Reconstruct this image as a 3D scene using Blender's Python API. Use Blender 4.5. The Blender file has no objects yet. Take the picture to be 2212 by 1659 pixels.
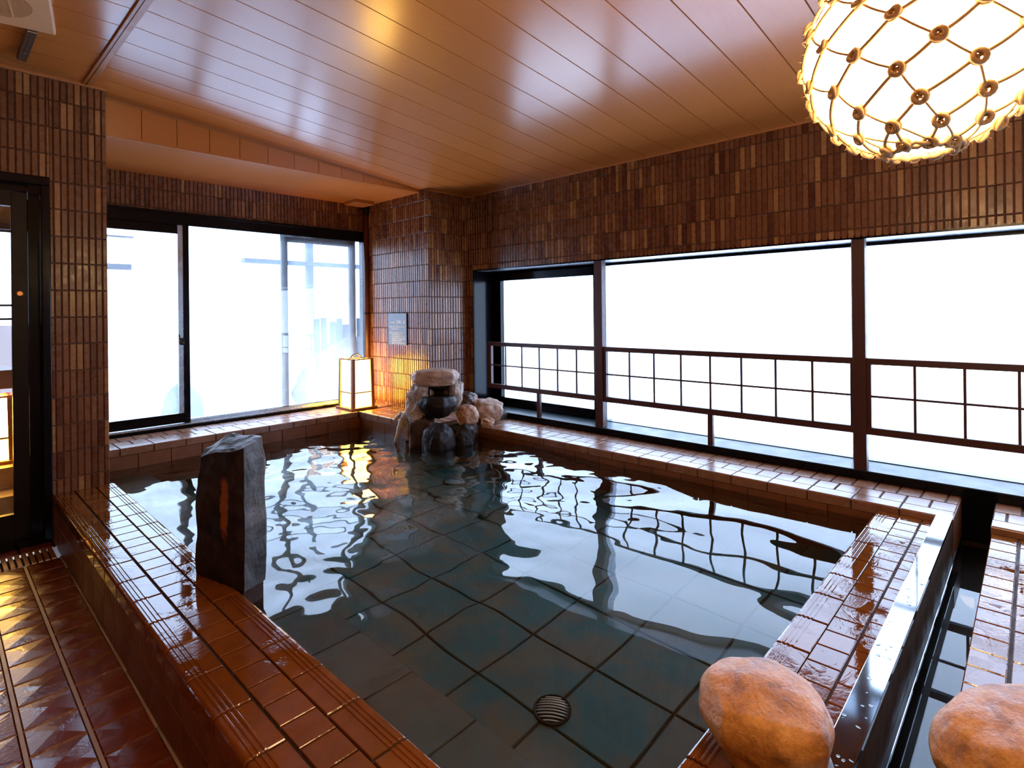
import bpy, bmesh, math, random
from mathutils import Vector, Matrix, noise
C = bpy.context.scene.collection
rnd = random.Random(11)
PI = math.pi

# ---------------------------------------------------------------- materials
def lin(c):
    return tuple(((v / 12.92) if v <= 0.04045 else ((v + 0.055) / 1.055) ** 2.4) for v in c)

class NT:
    def __init__(self, name):
        self.m = bpy.data.materials.new(name)
        self.m.use_nodes = True
        self.t = self.m.node_tree
        self.t.nodes.clear()
        self.out = self.t.nodes.new('ShaderNodeOutputMaterial')
    def n(self, typ, **kw):
        nd = self.t.nodes.new(typ)
        for k, v in kw.items():
            if k == 'ins':
                for kk, vv in v.items():
                    if hasattr(vv, 'is_output'):
                        self.t.links.new(vv, nd.inputs[kk])
                    else:
                        nd.inputs[kk].default_value = vv
            else:
                setattr(nd, k, v)
        return nd
    def link(self, a, b):
        self.t.links.new(a, b)
    def coord(self, scale=(1, 1, 1), obj=True):
        tc = self.n('ShaderNodeTexCoord')
        mp = self.n('ShaderNodeMapping', ins={'Vector': tc.outputs['Object']})
        mp.inputs['Scale'].default_value = scale
        return mp.outputs['Vector']
    def noise(self, vec, scale, detail=4, rough=0.55, dist=0.0):
        nd = self.n('ShaderNodeTexNoise', ins={'Vector': vec, 'Scale': scale, 'Detail': detail, 'Roughness': rough, 'Distortion': dist})
        return nd.outputs['Fac']
    def ramp(self, fac, stops):
        r = self.n('ShaderNodeValToRGB', ins={'Fac': fac})
        e = r.color_ramp.elements
        while len(e) < len(stops):
            e.new(0.5)
        for i, (p, c) in enumerate(stops):
            e[i].position = p
            e[i].color = (*c, 1) if len(c) == 3 else c
        return r.outputs['Color']
    def mapr(self, v, a, b, c, d, clamp=True):
        m = self.n('ShaderNodeMapRange', ins={'Value': v, 'From Min': a, 'From Max': b, 'To Min': c, 'To Max': d})
        m.clamp = clamp
        return m.outputs['Result']
    def math(self, op, a, b=0.0):
        m = self.n('ShaderNodeMath', operation=op)
        for i, v in enumerate((a, b)):
            if hasattr(v, 'is_output'):
                self.link(v, m.inputs[i])
            else:
                m.inputs[i].default_value = v
        return m.outputs[0]
    def mix(self, fac, a, b, typ='MIX'):
        m = self.n('ShaderNodeMix', data_type='RGBA', blend_type=typ)
        for i, v in ((0, fac), (6, a), (7, b)):
            if hasattr(v, 'is_output'):
                self.link(v, m.inputs[i])
            else:
                m.inputs[i].default_value = (*v, 1) if isinstance(v, tuple) and len(v) == 3 else v
        return m.outputs[2]
    def bump(self, h, strength=0.3, dist=0.01, normal=None):
        ins = {'Height': h, 'Strength': strength, 'Distance': dist}
        if normal is not None:
            ins['Normal'] = normal
        return self.n('ShaderNodeBump', ins=ins).outputs['Normal']
    def principled(self, **ins):
        p = self.n('ShaderNodeBsdfPrincipled')
        for k, v in ins.items():
            k = k.replace('_', ' ')
            if hasattr(v, 'is_output'):
                self.link(v, p.inputs[k])
            else:
                p.inputs[k].default_value = (*v, 1) if isinstance(v, tuple) and len(v) == 3 else v
        self.link(p.outputs[0], self.out.inputs['Surface'])
        return p
    def attr(self, name):
        return self.n('ShaderNodeAttribute', attribute_name=name).outputs['Fac']

M = {}
def simple(name, col, rough=0.5, metal=0.0, spec=0.5, var=0.15, scale=6.0, bump=0.0):
    t = NT(name)
    v = t.coord()
    n = t.noise(v, scale, 5)
    c = t.mix(n, tuple(x * (1 - var) for x in col), tuple(min(1, x * (1 + var)) for x in col))
    r = t.mapr(t.noise(v, scale * 2.3, 3), 0.3, 0.7, rough * 0.85, min(1, rough * 1.15))
    kw = dict(Base_Color=c, Roughness=r, Metallic=metal, Specular_IOR_Level=spec)
    if bump:
        kw['Normal'] = t.bump(t.noise(v, scale * 5, 4), bump, 0.004)
    t.principled(**kw)
    M[name] = t.m
    return t.m

def mat_wall_tile():
    t = NT('wall_tile')
    a = t.attr('tint')
    v = t.coord((1, 1, 0.15))
    c = t.ramp(a, [(0.0, (0.075, 0.017, 0.007)), (0.18, (0.135, 0.042, 0.016)), (0.55, (0.175, 0.060, 0.023)),
                   (0.80, (0.205, 0.076, 0.028)), (0.90, (0.29, 0.125, 0.042)), (1.0, (0.34, 0.160, 0.056))])
    st = t.noise(v, 60, 4)
    c = t.mix(t.mapr(st, 0.3, 0.7, 0.0, 0.35), c, t.mix(0.35, c, (0.05, 0.016, 0.008)))
    r = t.mapr(t.noise(t.coord(), 25, 3), 0.3, 0.7, 0.20, 0.36)
    nb = t.bump(t.noise(t.coord((1, 1, 0.3)), 45, 3), 0.22, 0.004)
    t.principled(Base_Color=c, Roughness=r, Specular_IOR_Level=0.5, Normal=nb)
    M['wall_tile'] = t.m
mat_wall_tile()

def mat_terra(name, base, light, r0, r1, wet=True, coat=0.0, bumps=0.25):
    t = NT(name)
    a = t.attr('tint')
    v = t.coord()
    c = t.mix(a, base, light)
    n = t.noise(v, 14, 6, 0.6)
    c = t.mix(t.mapr(n, 0.35, 0.7, 0, 0.55), c, tuple(x * 0.6 for x in base))
    big = t.noise(v, 5.5, 5, 0.62, 0.6)
    mask = t.mapr(big, 0.44, 0.52, 0, 1)          # where water stands on the glaze
    r = t.mapr(mask, 0, 1, r1, r0)
    h = t.noise(v, 90, 3)
    mott = t.noise(t.coord((1, 2.2, 1)), 38, 3)
    hb = t.math('MULTIPLY', t.math('ADD', t.math('MULTIPLY', h, 0.35), mott), t.mapr(mask, 0, 1, 1, 0.12))
    nb = t.bump(hb, bumps, 0.003)
    t.principled(Base_Color=c, Roughness=r, Specular_IOR_Level=0.5, Normal=nb, Coat_Weight=coat, Coat_Roughness=0.04)
    M[name] = t.m
mat_terra('rim_tile', (0.165, 0.047, 0.008), (0.215, 0.064, 0.012), 0.03, 0.13, bumps=0.22)
mat_terra('ledge_tile', (0.235, 0.105, 0.055), (0.29, 0.135, 0.075), 0.24, 0.29, bumps=0.06)
mat_terra('floor_tile', (0.165, 0.030, 0.006), (0.215, 0.044, 0.009), 0.20, 0.30, bumps=0.25)
mat_terra('rim_face', (0.155, 0.047, 0.012), (0.205, 0.064, 0.017), 0.40, 0.50, bumps=0.06)
simple('grout_dark', (0.026, 0.013, 0.009), 0.75)
simple('grout_wall', (0.085, 0.036, 0.021), 0.7)
simple('grout_light', (0.34, 0.25, 0.19), 0.45)
simple('black_metal', (0.0035, 0.0035, 0.006), 0.16, 0.0, 0.18)
simple('black_matte', (0.006, 0.005, 0.005), 0.5, 0.0, 0.2)
simple('dark_wood', (0.008, 0.004, 0.003), 0.38, 0.0, 0.2, bump=0.08)
simple('railing_wood', (0.055, 0.014, 0.011), 0.42, bump=0.1, scale=9)
simple('black_stone', (0.020, 0.032, 0.036), 0.33, 0.0, 0.15, var=0.4, scale=4, bump=0.05)
simple('alu', (0.42, 0.46, 0.52), 0.28, 0.9)
simple('lining_metal', (0.30, 0.31, 0.33), 0.3, 0.8)
simple('steel', (0.50, 0.52, 0.54), 0.07, 1.0, var=0.25, scale=3)
simple('steel_dark', (0.045, 0.024, 0.010), 0.65, 0.0, 0.08, var=0.7, scale=5)
simple('grey_metal', (0.22, 0.20, 0.19), 0.35, 0.8)
simple('fan_plastic', (0.74, 0.44, 0.23), 0.42, var=0.04)
simple('fan_dark', (0.05, 0.022, 0.012), 0.7)
simple('brass', (0.55, 0.25, 0.10), 0.3, 1.0)
simple('pipe_paint', (0.075, 0.016, 0.012), 0.4)
simple('sign_blue', (0.055, 0.065, 0.10), 0.25)
simple('sign_white', (0.75, 0.78, 0.85), 0.5, var=0.02)
simple('lamp_wood', (0.30, 0.115, 0.035), 0.5, bump=0.1)
simple('iron', (0.03, 0.02, 0.012), 0.5)
simple('snow', (0.80, 0.84, 0.90), 0.8, var=0.04)
simple('terrace_stone', (0.10, 0.11, 0.13), 0.7, var=0.4, bump=0.3)
simple('fence_wood', (0.02, 0.03, 0.06), 0.7, var=0.3)
simple('post_paint', (0.045, 0.065, 0.10), 0.6)
simple('terrace_tile', (0.52, 0.36, 0.22), 0.4, var=0.15)
simple('drain_metal', (0.48, 0.47, 0.44), 0.4, 0.7, var=0.3)
simple('drain_hole', (0.01, 0.01, 0.01), 0.8)
simple('grate_wood', (0.30, 0.13, 0.04), 0.42, bump=0.15)
simple('rope', (0.34, 0.19, 0.075), 0.85, var=0.3, scale=60)

def mat_ceiling():
    t = NT('ceiling_board')
    a = t.attr('tint')
    v = t.coord((0.6, 12, 12))
    g = t.noise(v, 9, 5, 0.6)
    c = t.mix(a, (0.52, 0.180, 0.040), (0.57, 0.202, 0.048))
    c = t.mix(t.mapr(g, 0.3, 0.7, 0, 0.3), c, (0.42, 0.140, 0.038))
    t.principled(Base_Color=c, Roughness=0.215, Specular_IOR_Level=0.58)
    M['ceiling_board'] = t.m
mat_ceiling()
simple('ceiling_groove', (0.14, 0.042, 0.010), 0.6)
simple('ceiling_trim', (0.42, 0.155, 0.045), 0.35)

def mat_stone(name, stops, scale, rough, bump, disp=0.006, dist=0.5, streak=None, spec=0.5, patch=None):
    t = NT(name)
    v = t.coord()
    n = t.noise(v, scale, 8, 0.62, dist)
    c = t.ramp(n, stops)
    sp = t.noise(v, scale * 9, 4, 0.7)
    c = t.mix(t.mapr(sp, 0.42, 0.72, 0, 0.6), c, t.mix(0.65, c, (0.02, 0.015, 0.01)))
    if streak:
        s = t.noise(t.coord((1, 1, 0.18)), 9, 4, 0.6)
        c = t.mix(t.mapr(s, 0.60, 0.68, 0, 0.8), c, streak)
    if patch:            # rusty vein with its own outline
        ctr, scl, pc = patch
        tc = t.n('ShaderNodeTexCoord')
        df = t.n('ShaderNodeVectorMath', operation='SUBTRACT', ins={0: tc.outputs['Object'], 1: ctr})
        ds = t.n('ShaderNodeVectorMath', operation='MULTIPLY', ins={0: df.outputs[0], 1: scl})
        ln = t.n('ShaderNodeVectorMath', operation='LENGTH', ins={0: ds.outputs[0]}).outputs['Value']
        wob = t.math('ADD', ln, t.math('MULTIPLY', t.math('SUBTRACT', t.noise(v, 22, 3), 0.5), 0.03))
        c = t.mix(t.mapr(wob, 0.020, 0.030, 1, 0), c, pc)
    h = t.math('ADD', n, t.math('MULTIPLY', sp, 0.35))
    r = t.mapr(t.noise(v, scale * 3, 3), 0.35, 0.65, rough * 0.7, min(1, rough * 1.25))
    t.principled(Base_Color=c, Roughness=r, Normal=t.bump(h, bump, disp), Specular_IOR_Level=spec)
    M[name] = t.m
mat_stone('stone_slab', [(0.30, (0.010, 0.005, 0.003)), (0.5, (0.026, 0.012, 0.007)), (0.72, (0.060, 0.027, 0.014))], 7, 0.60, 0.5, 0.012, 0.9, spec=0.22, patch=((0.770, 2.250, 0.560), (1.0, 1.0, 0.22), (0.30, 0.085, 0.018)))
mat_stone('stone_slab_lit', [(0.30, (0.020, 0.023, 0.027)), (0.5, (0.062, 0.068, 0.075)), (0.72, (0.12, 0.11, 0.11))], 8, 0.5, 0.6, 0.014, 0.6, spec=0.4)  # window light on the slab's right side and top, put into the colour
mat_stone('stone_ochre', [(0.28, (0.16, 0.060, 0.014)), (0.42, (0.46, 0.20, 0.042)), (0.58, (0.62, 0.30, 0.075)), (0.75, (0.66, 0.42, 0.21))], 13, 0.40, 0.7, 0.010, 0.3)
mat_stone('stone_pale', [(0.3, (0.30, 0.18, 0.13)), (0.5, (0.52, 0.37, 0.29)), (0.7, (0.66, 0.54, 0.46))], 8, 0.7, 0.6, 0.012)
mat_stone('stone_crust', [(0.3, (0.36, 0.25, 0.20)), (0.5, (0.62, 0.52, 0.45)), (0.7, (0.76, 0.70, 0.66))], 16, 0.75, 0.9, 0.02)
mat_stone('stone_rust', [(0.3, (0.30, 0.10, 0.03)), (0.48, (0.48, 0.26, 0.15)), (0.7, (0.60, 0.44, 0.35))], 9, 0.6, 0.7, 0.012)
mat_stone('stone_wet', [(0.3, (0.008, 0.006, 0.006)), (0.55, (0.024, 0.018, 0.017)), (0.75, (0.05, 0.030, 0.022))], 7, 0.45, 0.5, 0.012, spec=0.16)
mat_stone('stone_brown', [(0.3, (0.022, 0.010, 0.006)), (0.55, (0.065, 0.030, 0.017)), (0.75, (0.16, 0.085, 0.05))], 7, 0.45, 0.6, 0.015)
mat_stone('terrace_rock', [(0.3, (0.012, 0.015, 0.035)), (0.6, (0.022, 0.028, 0.055)), (0.8, (0.05, 0.055, 0.09))], 5, 0.7, 0.6, 0.02)

def mat_pool(name, base, alt):
    t = NT(name)
    v = t.coord()
    n = t.noise(v, 3.1, 5, 0.6, 0.4)
    c = t.mix(t.mapr(n, 0.42, 0.60, 0, 1), base, alt)
    n2 = t.noise(v, 11, 5, 0.65)
    c = t.mix(t.mapr(n2, 0.45, 0.75, 0, 0.5), c, tuple(x * 0.55 for x in alt))
    t.principled(Base_Color=c, Roughness=0.5)
    M[name] = t.m
mat_pool('pool_tile', (0.020, 0.076, 0.076), (0.098, 0.075, 0.038))
mat_pool('step_tile', (0.070, 0.088, 0.084), (0.100, 0.082, 0.062))
simple('pool_grout', (0.062, 0.034, 0.018), 0.8)

def mat_water():
    t = NT('water')
    t.principled(Base_Color=(0.80, 0.93, 0.91), Roughness=0.0, IOR=1.333, Transmission_Weight=1.0)
    M['water'] = t.m
mat_water()

def mat_glass(name, fog=0.0, tint=(1, 1, 1)):
    t = NT(name)
    tr = t.n('ShaderNodeBsdfTransparent', ins={'Color': (*tint, 1)})
    gl = t.n('ShaderNodeBsdfGlossy', ins={'Roughness': 0.01, 'Color': (1, 1, 1, 1)})
    lw = t.n('ShaderNodeLayerWeight', ins={'Blend': 0.5})
    fr = t.math('ADD', t.math('MULTIPLY', t.math('POWER', lw.outputs['Facing'], 5.0), 0.92), 0.07)
    mx = t.n('ShaderNodeMixShader', ins={0: fr, 1: tr.outputs[0], 2: gl.outputs[0]})
    last = mx
    if fog:
        tl = t.n('ShaderNodeBsdfTranslucent', ins={'Color': (0.92, 0.97, 1, 1)})
        tc = t.n('ShaderNodeTexCoord')
        sep = t.n('ShaderNodeSeparateXYZ', ins={0: tc.outputs['Object']})
        nz = t.noise(t.coord(), 2.3, 4, 0.6, 0.5)
        grad = t.mapr(sep.outputs['Z'], 0.4, 1.35, 2.1, 0.6)
        f = t.math('MULTIPLY', t.math('MULTIPLY', grad, t.mapr(nz, 0.3, 0.7, 0.65, 1.2)), fog)
        last = t.n('ShaderNodeMixShader', ins={0: f, 1: mx.outputs[0], 2: tl.outputs[0]})
    t.link(last.outputs[0], t.out.inputs['Surface'])
    M[name] = t.m
mat_glass('clear_glass')
mat_glass('fogged_glass', 0.125)

def mat_emit(name, col, strength, pattern=None):
    t = NT(name)
    if pattern:
        v = t.coord()
        n = t.noise(v, pattern, 3)
        s = t.mapr(n, 0.3, 0.7, strength * 0.8, strength * 1.2)
    else:
        s = strength
    e = t.n('ShaderNodeEmission', ins={'Color': (*col, 1), 'Strength': s})
    t.link(e.outputs[0], t.out.inputs['Surface'])
    M[name] = t.m
mat_emit('lamp_paper', (1.0, 0.57, 0.13), 34.0, 7)
mat_emit('lamp_paper_low', (1.0, 0.50, 0.055), 29.0, 7)
mat_emit('bulb', (1.0, 0.58, 0.20), 900.0)
mat_emit('globe_light', (1.0, 0.68, 0.33), 34.0)

# ---------------------------------------------------------------- mesh builder
class MB:
    def __init__(self):
        self.v = []; self.f = []; self.mi = []; self.t = []
    def face(self, idx, mi=0, tint=0.5):
        self.f.append(idx); self.mi.append(mi); self.t.append(tint)
    def quad(self, a, b, c, d, mi=0, tint=0.5):
        n = len(self.v)
        self.v += [tuple(a), tuple(b), tuple(c), tuple(d)]
        self.face((n, n + 1, n + 2, n + 3), mi, tint)
    def box(self, x0, x1, y0, y1, z0, z1, mi=0, tint=0.5, M4=None, bevel=0.0):
        if bevel > 0:
            return self.bbox(x0, x1, y0, y1, z0, z1, bevel, mi, tint, M4)
        n = len(self.v)
        pts = [(x, y, z) for z in (z0, z1) for y in (y0, y1) for x in (x0, x1)]
        if M4 is not None:
            pts = [tuple(M4 @ Vector(p)) for p in pts]
        self.v += pts
        for q in ((0, 2, 3, 1), (4, 5, 7, 6), (0, 1, 5, 4), (2, 6, 7, 3), (0, 4, 6, 2), (1, 3, 7, 5)):
            self.face(tuple(n + i for i in q), mi, tint)
    def bbox(self, x0, x1, y0, y1, z0, z1, b, mi=0, tint=0.5, M4=None):
        bm = bmesh.new()
        bmesh.ops.create_cube(bm, size=1)
        for vv in bm.verts:
            vv.co = Vector(((x0 + x1) / 2 + vv.co.x * (x1 - x0), (y0 + y1) / 2 + vv.co.y * (y1 - y0), (z0 + z1) / 2 + vv.co.z * (z1 - z0)))
        bmesh.ops.bevel(bm, geom=bm.edges[:], offset=b, segments=2, affect='EDGES', profile=0.6)
        self.add_bm(bm, mi, tint, M4)
        bm.free()
    def add_bm(self, bm, mi=0, tint=0.5, M4=None):
        bm.verts.index_update()
        n = len(self.v)
        for vv in bm.verts:
            self.v.append(tuple(M4 @ vv.co if M4 is not None else vv.co))
        for ff in bm.faces:
            self.face(tuple(n + vv.index for vv in ff.verts), mi, tint)
    def tile(self, o, u, v, nrm, w, h, th, ch, mi=0, tint=0.5):
        """one rectangular tile: corner o, axes u v (unit), normal nrm; chamfered face"""
        o, u, v, nrm = Vector(o), Vector(u), Vector(v), Vector(nrm)
        n = len(self.v)
        c = min(ch, w * 0.3, h * 0.3)
        P = lambda a, b, k: tuple(o + u * a + v * b + nrm * k)
        self.v += [P(0, 0, 0), P(w, 0, 0), P(w, h, 0), P(0, h, 0), P(0, 0, th - c), P(w, 0, th - c), P(w, h, th - c), P(0, h, th - c),
                   P(c, c, th), P(w - c, c, th), P(w - c, h - c, th), P(c, h - c, th)]
        for q in ((8, 9, 10, 11), (4, 5, 9, 8), (5, 6, 10, 9), (6, 7, 11, 10), (7, 4, 8, 11), (0, 1, 5, 4), (1, 2, 6, 5), (2, 3, 7, 6), (3, 0, 4, 7)):
            self.face(tuple(n + i for i in q), mi, tint)
    def prism(self, prof, p0, ax, up, along, length, mi=0, tint=0.5, caps=True):
        """profile points (a, b) -> p0 + ax*a + up*b, extruded along"""
        p0, ax, up, along = Vector(p0), Vector(ax), Vector(up), Vector(along)
        n = len(self.v); k = len(prof)
        amx = max(a for a, b in prof); amn = min(a for a, b in prof); bmn = min(b for a, b in prof)
        e = 0.0025 if length > 0.02 else 0.0
        for s, q in ((0, e), (e, 0), (length - e, 0), (length, e)):
            for a, b in prof:
                if q:
                    b = b - q * (b > bmn + 0.004)
                    a = a + q * (a < amn + 0.001)
                self.v.append(tuple(p0 + ax * a + up * b + along * s))
        for r in range(3):
            for i in range(k):
                j = (i + 1) % k
                self.face((n + r * k + i, n + r * k + j, n + (r + 1) * k + j, n + (r + 1) * k + i), mi, tint)
        if caps:
            self.face(tuple(n + i for i in reversed(range(k))), mi, tint)
            self.face(tuple(n + 3 * k + i for i in range(k)), mi, tint)
    def tube(self, pts, r, seg=8, mi=0, tint=0.5, closed=False):
        pts = [Vector(p) for p in pts]
        n0 = len(self.v); m = len(pts)
        prev = None
        rr = r if isinstance(r, (list, tuple)) else [r] * m
        for i, p in enumerate(pts):
            a = pts[(i - 1) % m] if (closed or i > 0) else p
            b = pts[(i + 1) % m] if (closed or i < m - 1) else p
            d = (b - a)
            d = d.normalized() if d.length > 1e-9 else Vector((0, 0, 1))
            if prev is None:
                ref = Vector((0, 0, 1)) if abs(d.z) < 0.9 else Vector((1, 0, 0))
                s = d.cross(ref).normalized()
            else:
                s = (prev - d * prev.dot(d))
                s = s.normalized() if s.length > 1e-6 else d.orthogonal().normalized()
            prev = s
            t = d.cross(s)
            for k in range(seg):
                an = 2 * PI * k / seg
                self.v.append(tuple(p + (s * math.cos(an) + t * math.sin(an)) * rr[i]))
        for i in range(m if closed else m - 1):
            for k in range(seg):
                a = n0 + i * seg + k; b = n0 + i * seg + (k + 1) % seg
                c = n0 + ((i + 1) % m) * seg + (k + 1) % seg; d = n0 + ((i + 1) % m) * seg + k
                self.face((a, b, c, d), mi, tint)
        if not closed:
            self.face(tuple(n0 + k for k in reversed(range(seg))), mi, tint)
            self.face(tuple(n0 + (m - 1) * seg + k for k in range(seg)), mi, tint)
    def lathe(self, prof, seg=32, mi=0, tint=0.5, M4=None):
        n0 = len(self.v)
        for r, z in prof:
            for k in range(seg):
                a = 2 * PI * k / seg
                p = Vector((r * math.cos(a), r * math.sin(a), z))
                self.v.append(tuple(M4 @ p if M4 is not None else p))
        for i in range(len(prof) - 1):
            for k in range(seg):
                self.face((n0 + i * seg + k, n0 + i * seg + (k + 1) % seg, n0 + (i + 1) * seg + (k + 1) % seg, n0 + (i + 1) * seg + k), mi, tint)
    def build(self, name, mats, parent=None, smooth=False, fix=True, origin=None):
        me = bpy.data.meshes.new(name)
        vs = self.v
        if origin is not None:
            o = Vector(origin)
            vs = [tuple(Vector(p) - o) for p in vs]
        me.from_pydata(vs, [], self.f)
        if not isinstance(mats, (list, tuple)):
            mats = [mats]
        for m in mats:
            me.materials.append(M[m] if isinstance(m, str) else m)
        me.polygons.foreach_set('material_index', self.mi)
        at = me.attributes.new('tint', 'FLOAT', 'FACE')
        at.data.foreach_set('value', self.t)
        if smooth:
            me.polygons.foreach_set('use_smooth', [True] * len(self.f))
        if fix:
            bm = bmesh.new(); bm.from_mesh(me)
            bmesh.ops.recalc_face_normals(bm, faces=bm.faces[:])
            bm.to_mesh(me); bm.free()
        me.update()
        o = bpy.data.objects.new(name, me)
        C.objects.link(o)
        if origin is not None:
            o.location = origin
        if parent is not None:
            o.parent = parent
        return o

def tag(o, label=None, cat=None, group=None, kind=None):
    if label: o['label'] = label
    if cat: o['category'] = cat
    if group: o['group'] = group
    if kind: o['kind'] = kind
    return o
def struct(o, label=None):
    o['kind'] = 'structure'
    if label: o['label'] = label
    return o
def empty(name, loc=(0, 0, 0), rz=0.0):
    o = bpy.data.objects.new(name, None)
    C.objects.link(o)
    o.location = loc; o.rotation_euler = (0, 0, rz)
    o.empty_display_size = 0.1
    return o

# ---------------------------------------------------------------- measured layout (metres, eye above the origin)
EYE = 1.30
YF = 4.15            # far wall plane
YB = 5.235           # back of the window bay
XA = 3.258           # side wall of the bay
XW = 3.745           # right window wall
ZR = 0.267           # rim top
ZW = 0.205           # water
ZBL, ZRL = 0.355, 0.297
SOFFIT = 2.44
CE = [(0.68, 2.692), (1.3, 2.640), (1.9, 2.588), (2.5, 2.537), (2.9, 2.500), (3.2, 2.470), (3.45, 2.455), (3.76, 2.448)]
def zceil(x):
    if x <= CE[0][0]: return CE[0][1]
    for (a, za), (b, zb) in zip(CE, CE[1:]):
        if x <= b: return za + (zb - za) * (x - a) / (b - a)
    return CE[-1][1]

# ---------------------------------------------------------------- tiled walls
def tint_wall():
    r = rnd.random()
    if r < 0.13: return rnd.uniform(0.0, 0.16)
    if r > 0.86: return rnd.uniform(0.86, 1.0)
    return rnd.uniform(0.22, 0.80)

def tile_field(mb, origin, u, v, nrm, u0, u1, v0, v1, pu, pv, au, av, top=None, th=0.007, gap=0.0055):
    """tiles on the rectangle [u0,u1]x[v0,v1] of the plane (origin,u,v); joints at au+k*pu, av+k*pv; top(u) limits v"""
    o, u, v, nrm = Vector(origin), Vector(u), Vector(v), Vector(nrm)
    mb.quad(o + u * u0 + v * v0, o + u * u1 + v * v0, o + u * u1 + v * v1, o + u * u0 + v * v1, 1)
    k0 = math.floor((u0 - au) / pu); k1 = math.ceil((u1 - au) / pu)
    j0 = math.floor((v0 - av) / pv); j1 = math.ceil((v1 - av) / pv)
    for j in range(j0, j1):
        for k in range(k0, k1):
            a, b = max(u0, au + k * pu + gap / 2), min(u1, au + (k + 1) * pu - gap / 2)
            c, d = max(v0, av + j * pv + gap / 2), min(v1, av + (j + 1) * pv - gap / 2)
            if b - a < 0.006 or d - c < 0.006: continue
            mb.tile(o + u * a + v * c + nrm * 0.0005, u, v, nrm, b - a, d - c, th + rnd.uniform(-0.0012, 0.0012), 0.003, 0, tint_wall())

mats_w = ['wall_tile', 'grout_wall']
X, Y, Z = (1, 0, 0), (0, 1, 0), (0, 0, 1)
# right wall: above the window strip and the narrow piece beside it (facing -X)
mb = MB()
tile_field(mb, (XW, 0, 0), Y, Z, (-1, 0, 0), -2.6, YF, 1.702, 2.452, 0.0347, 0.1542, 0.078, 1.913)
tile_field(mb, (XW, 0, 0), Y, Z, (-1, 0, 0), 4.052, YF, 0.29, 1.702, 0.0347, 0.1542, 0.078, 1.913)
mb.box(XW + 0.001, XW + 0.30, -2.6, YF + 0.3, 1.702, 2.9, 1)
mb.box(XW + 0.001, XW + 0.30, 4.052, YF + 0.3, -0.5, 1.702, 1)
mb.box(XW + 0.001, XW + 0.30, -2.6, 4.052, -0.6, 0.30, 1)
mb.box(XW + 0.001, XW + 0.30, -2.6, -1.95, 0.30, 1.702, 1)
struct(mb.build('wall_right', mats_w, fix=False), 'brown tiled wall over the long window')
# far wall: door header, column, face beside the bay (facing -Y)
mb = MB()
tile_field(mb, (0, YF, 0), X, Z, (0, -1, 0), -1.4, 0.500, 2.100, 2.70, 0.0327, 0.1575, 0.518, 2.080)
tile_field(mb, (0, YF, 0), X, Z, (0, -1, 0), 0.500, 0.772, 0.262, 2.70, 0.0327, 0.1575, 0.518, 2.080)
tile_field(mb, (0, YF, 0), X, Z, (0, -1, 0), XA - 0.006, XW, 0.28, 2.49, 0.0327, 0.1525, XA - 0.006, 2.053)
mb.box(-1.4, 0.500, YF + 0.001, YF + 0.12, 2.10, 2.9, 1)
mb.box(-2.0, -0.62, YF + 0.001, YF + 0.12, 0, 2.9, 1)
mb.box(0.500, 0.772, YF + 0.001, YB, -0.4, 2.9, 1)
mb.box(XA + 0.001, XW + 0.3, YF + 0.001, YB + 0.02, -0.4, 2.9, 1)
struct(mb.build('wall_far', mats_w, fix=False), 'brown tiled wall with the door and the column')
# bay side wall (facing -X) and bay back wall over the window (facing -Y)
mb = MB()
tile_field(mb, (XA, 0, 0), Y, Z, (-1, 0, 0), YF - 0.006, YB, 0.33, SOFFIT + 0.02, 0.0340, 0.1515, YF - 0.006, 2.053)
struct(mb.build('wall_bay_side', mats_w, fix=False), 'tiled side wall of the window bay')
mb = MB()
tile_field(mb, (0, YB, 0), X, Z, (0, -1, 0), 0.772, XA, 2.155, SOFFIT + 0.02, 0.0327, 0.1525, 0.80, 2.155 + 0.02)
mb.box(0.772, XA, YB + 0.001, YB + 0.25, 2.155, 2.9, 1)
mb.box(0.772, XA, YB + 0.001, YB + 0.25, -0.4, 0.372, 1)
mb.box(0.5, 0.80, YB, YB + 0.25, -0.4, 2.9, 1)
struct(mb.build('wall_bay_back', mats_w, fix=False), 'tiled wall over the bay window')
# walls behind and left of the camera
mb = MB()
mb.box(-2.0, -1.85, -2.75, YF + 0.1, -0.4, 2.9, 0, 0.5)
struct(mb.build('wall_left', 'wall_tile'))
mb = MB()
mb.box(-2.0, XW + 0.3, -2.75, -2.6, -0.6, 2.9, 0, 0.5)
struct(mb.build('wall_back', 'wall_tile'))

# ---------------------------------------------------------------- ceiling
mb = MB()
def strip(mb, x0, x1, y0, y1, dz, mi, tint, th=0.012):
    xs = [x0] + [x for x, _ in CE if x0 < x < x1] + [x1]
    n = len(mb.v)
    for x in xs:
        z = zceil(x) + dz
        mb.v += [(x, y0, z), (x, y1, z), (x, y0, z + th), (x, y1, z + th)]
    for i in range(len(xs) - 1):
        a = n + i * 4; b = a + 4
        mb.face((a, a + 1, b + 1, b), mi, tint)
        mb.face((a, b, b + 2, a + 2), mi, tint)
        mb.face((a + 1, a + 3, b + 3, b + 1), mi, tint)
    mb.face((n, n + 2, n + 3, n + 1), mi, tint)
G = 0.0032
k = -23
while True:
    y0 = 2.115 + 0.2066 * k; y1 = y0 + 0.2066
    if y0 > 4.27: break
    if y1 > -2.6:
        strip(mb, 0.70, XW, y0 + G, min(y1 - G, 4.275), 0, 0, rnd.random())
    k += 1
k = -27
while True:
    y0 = 2.978 + 0.2133 * k; y1 = y0 + 0.2133
    if y0 > YF: break
    strip(mb, -1.9, 0.655, y0 + G, min(y1 - G, YF), 0, 0, rnd.random())
    k += 1
strip(mb, -1.9, XW, -2.6, 4.275, 0.0125, 1, 0.5, 0.03)
mb.box(-2.0, XW + 0.3, -2.75, YB + 0.3, 2.80, 2.9, 1)
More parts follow.
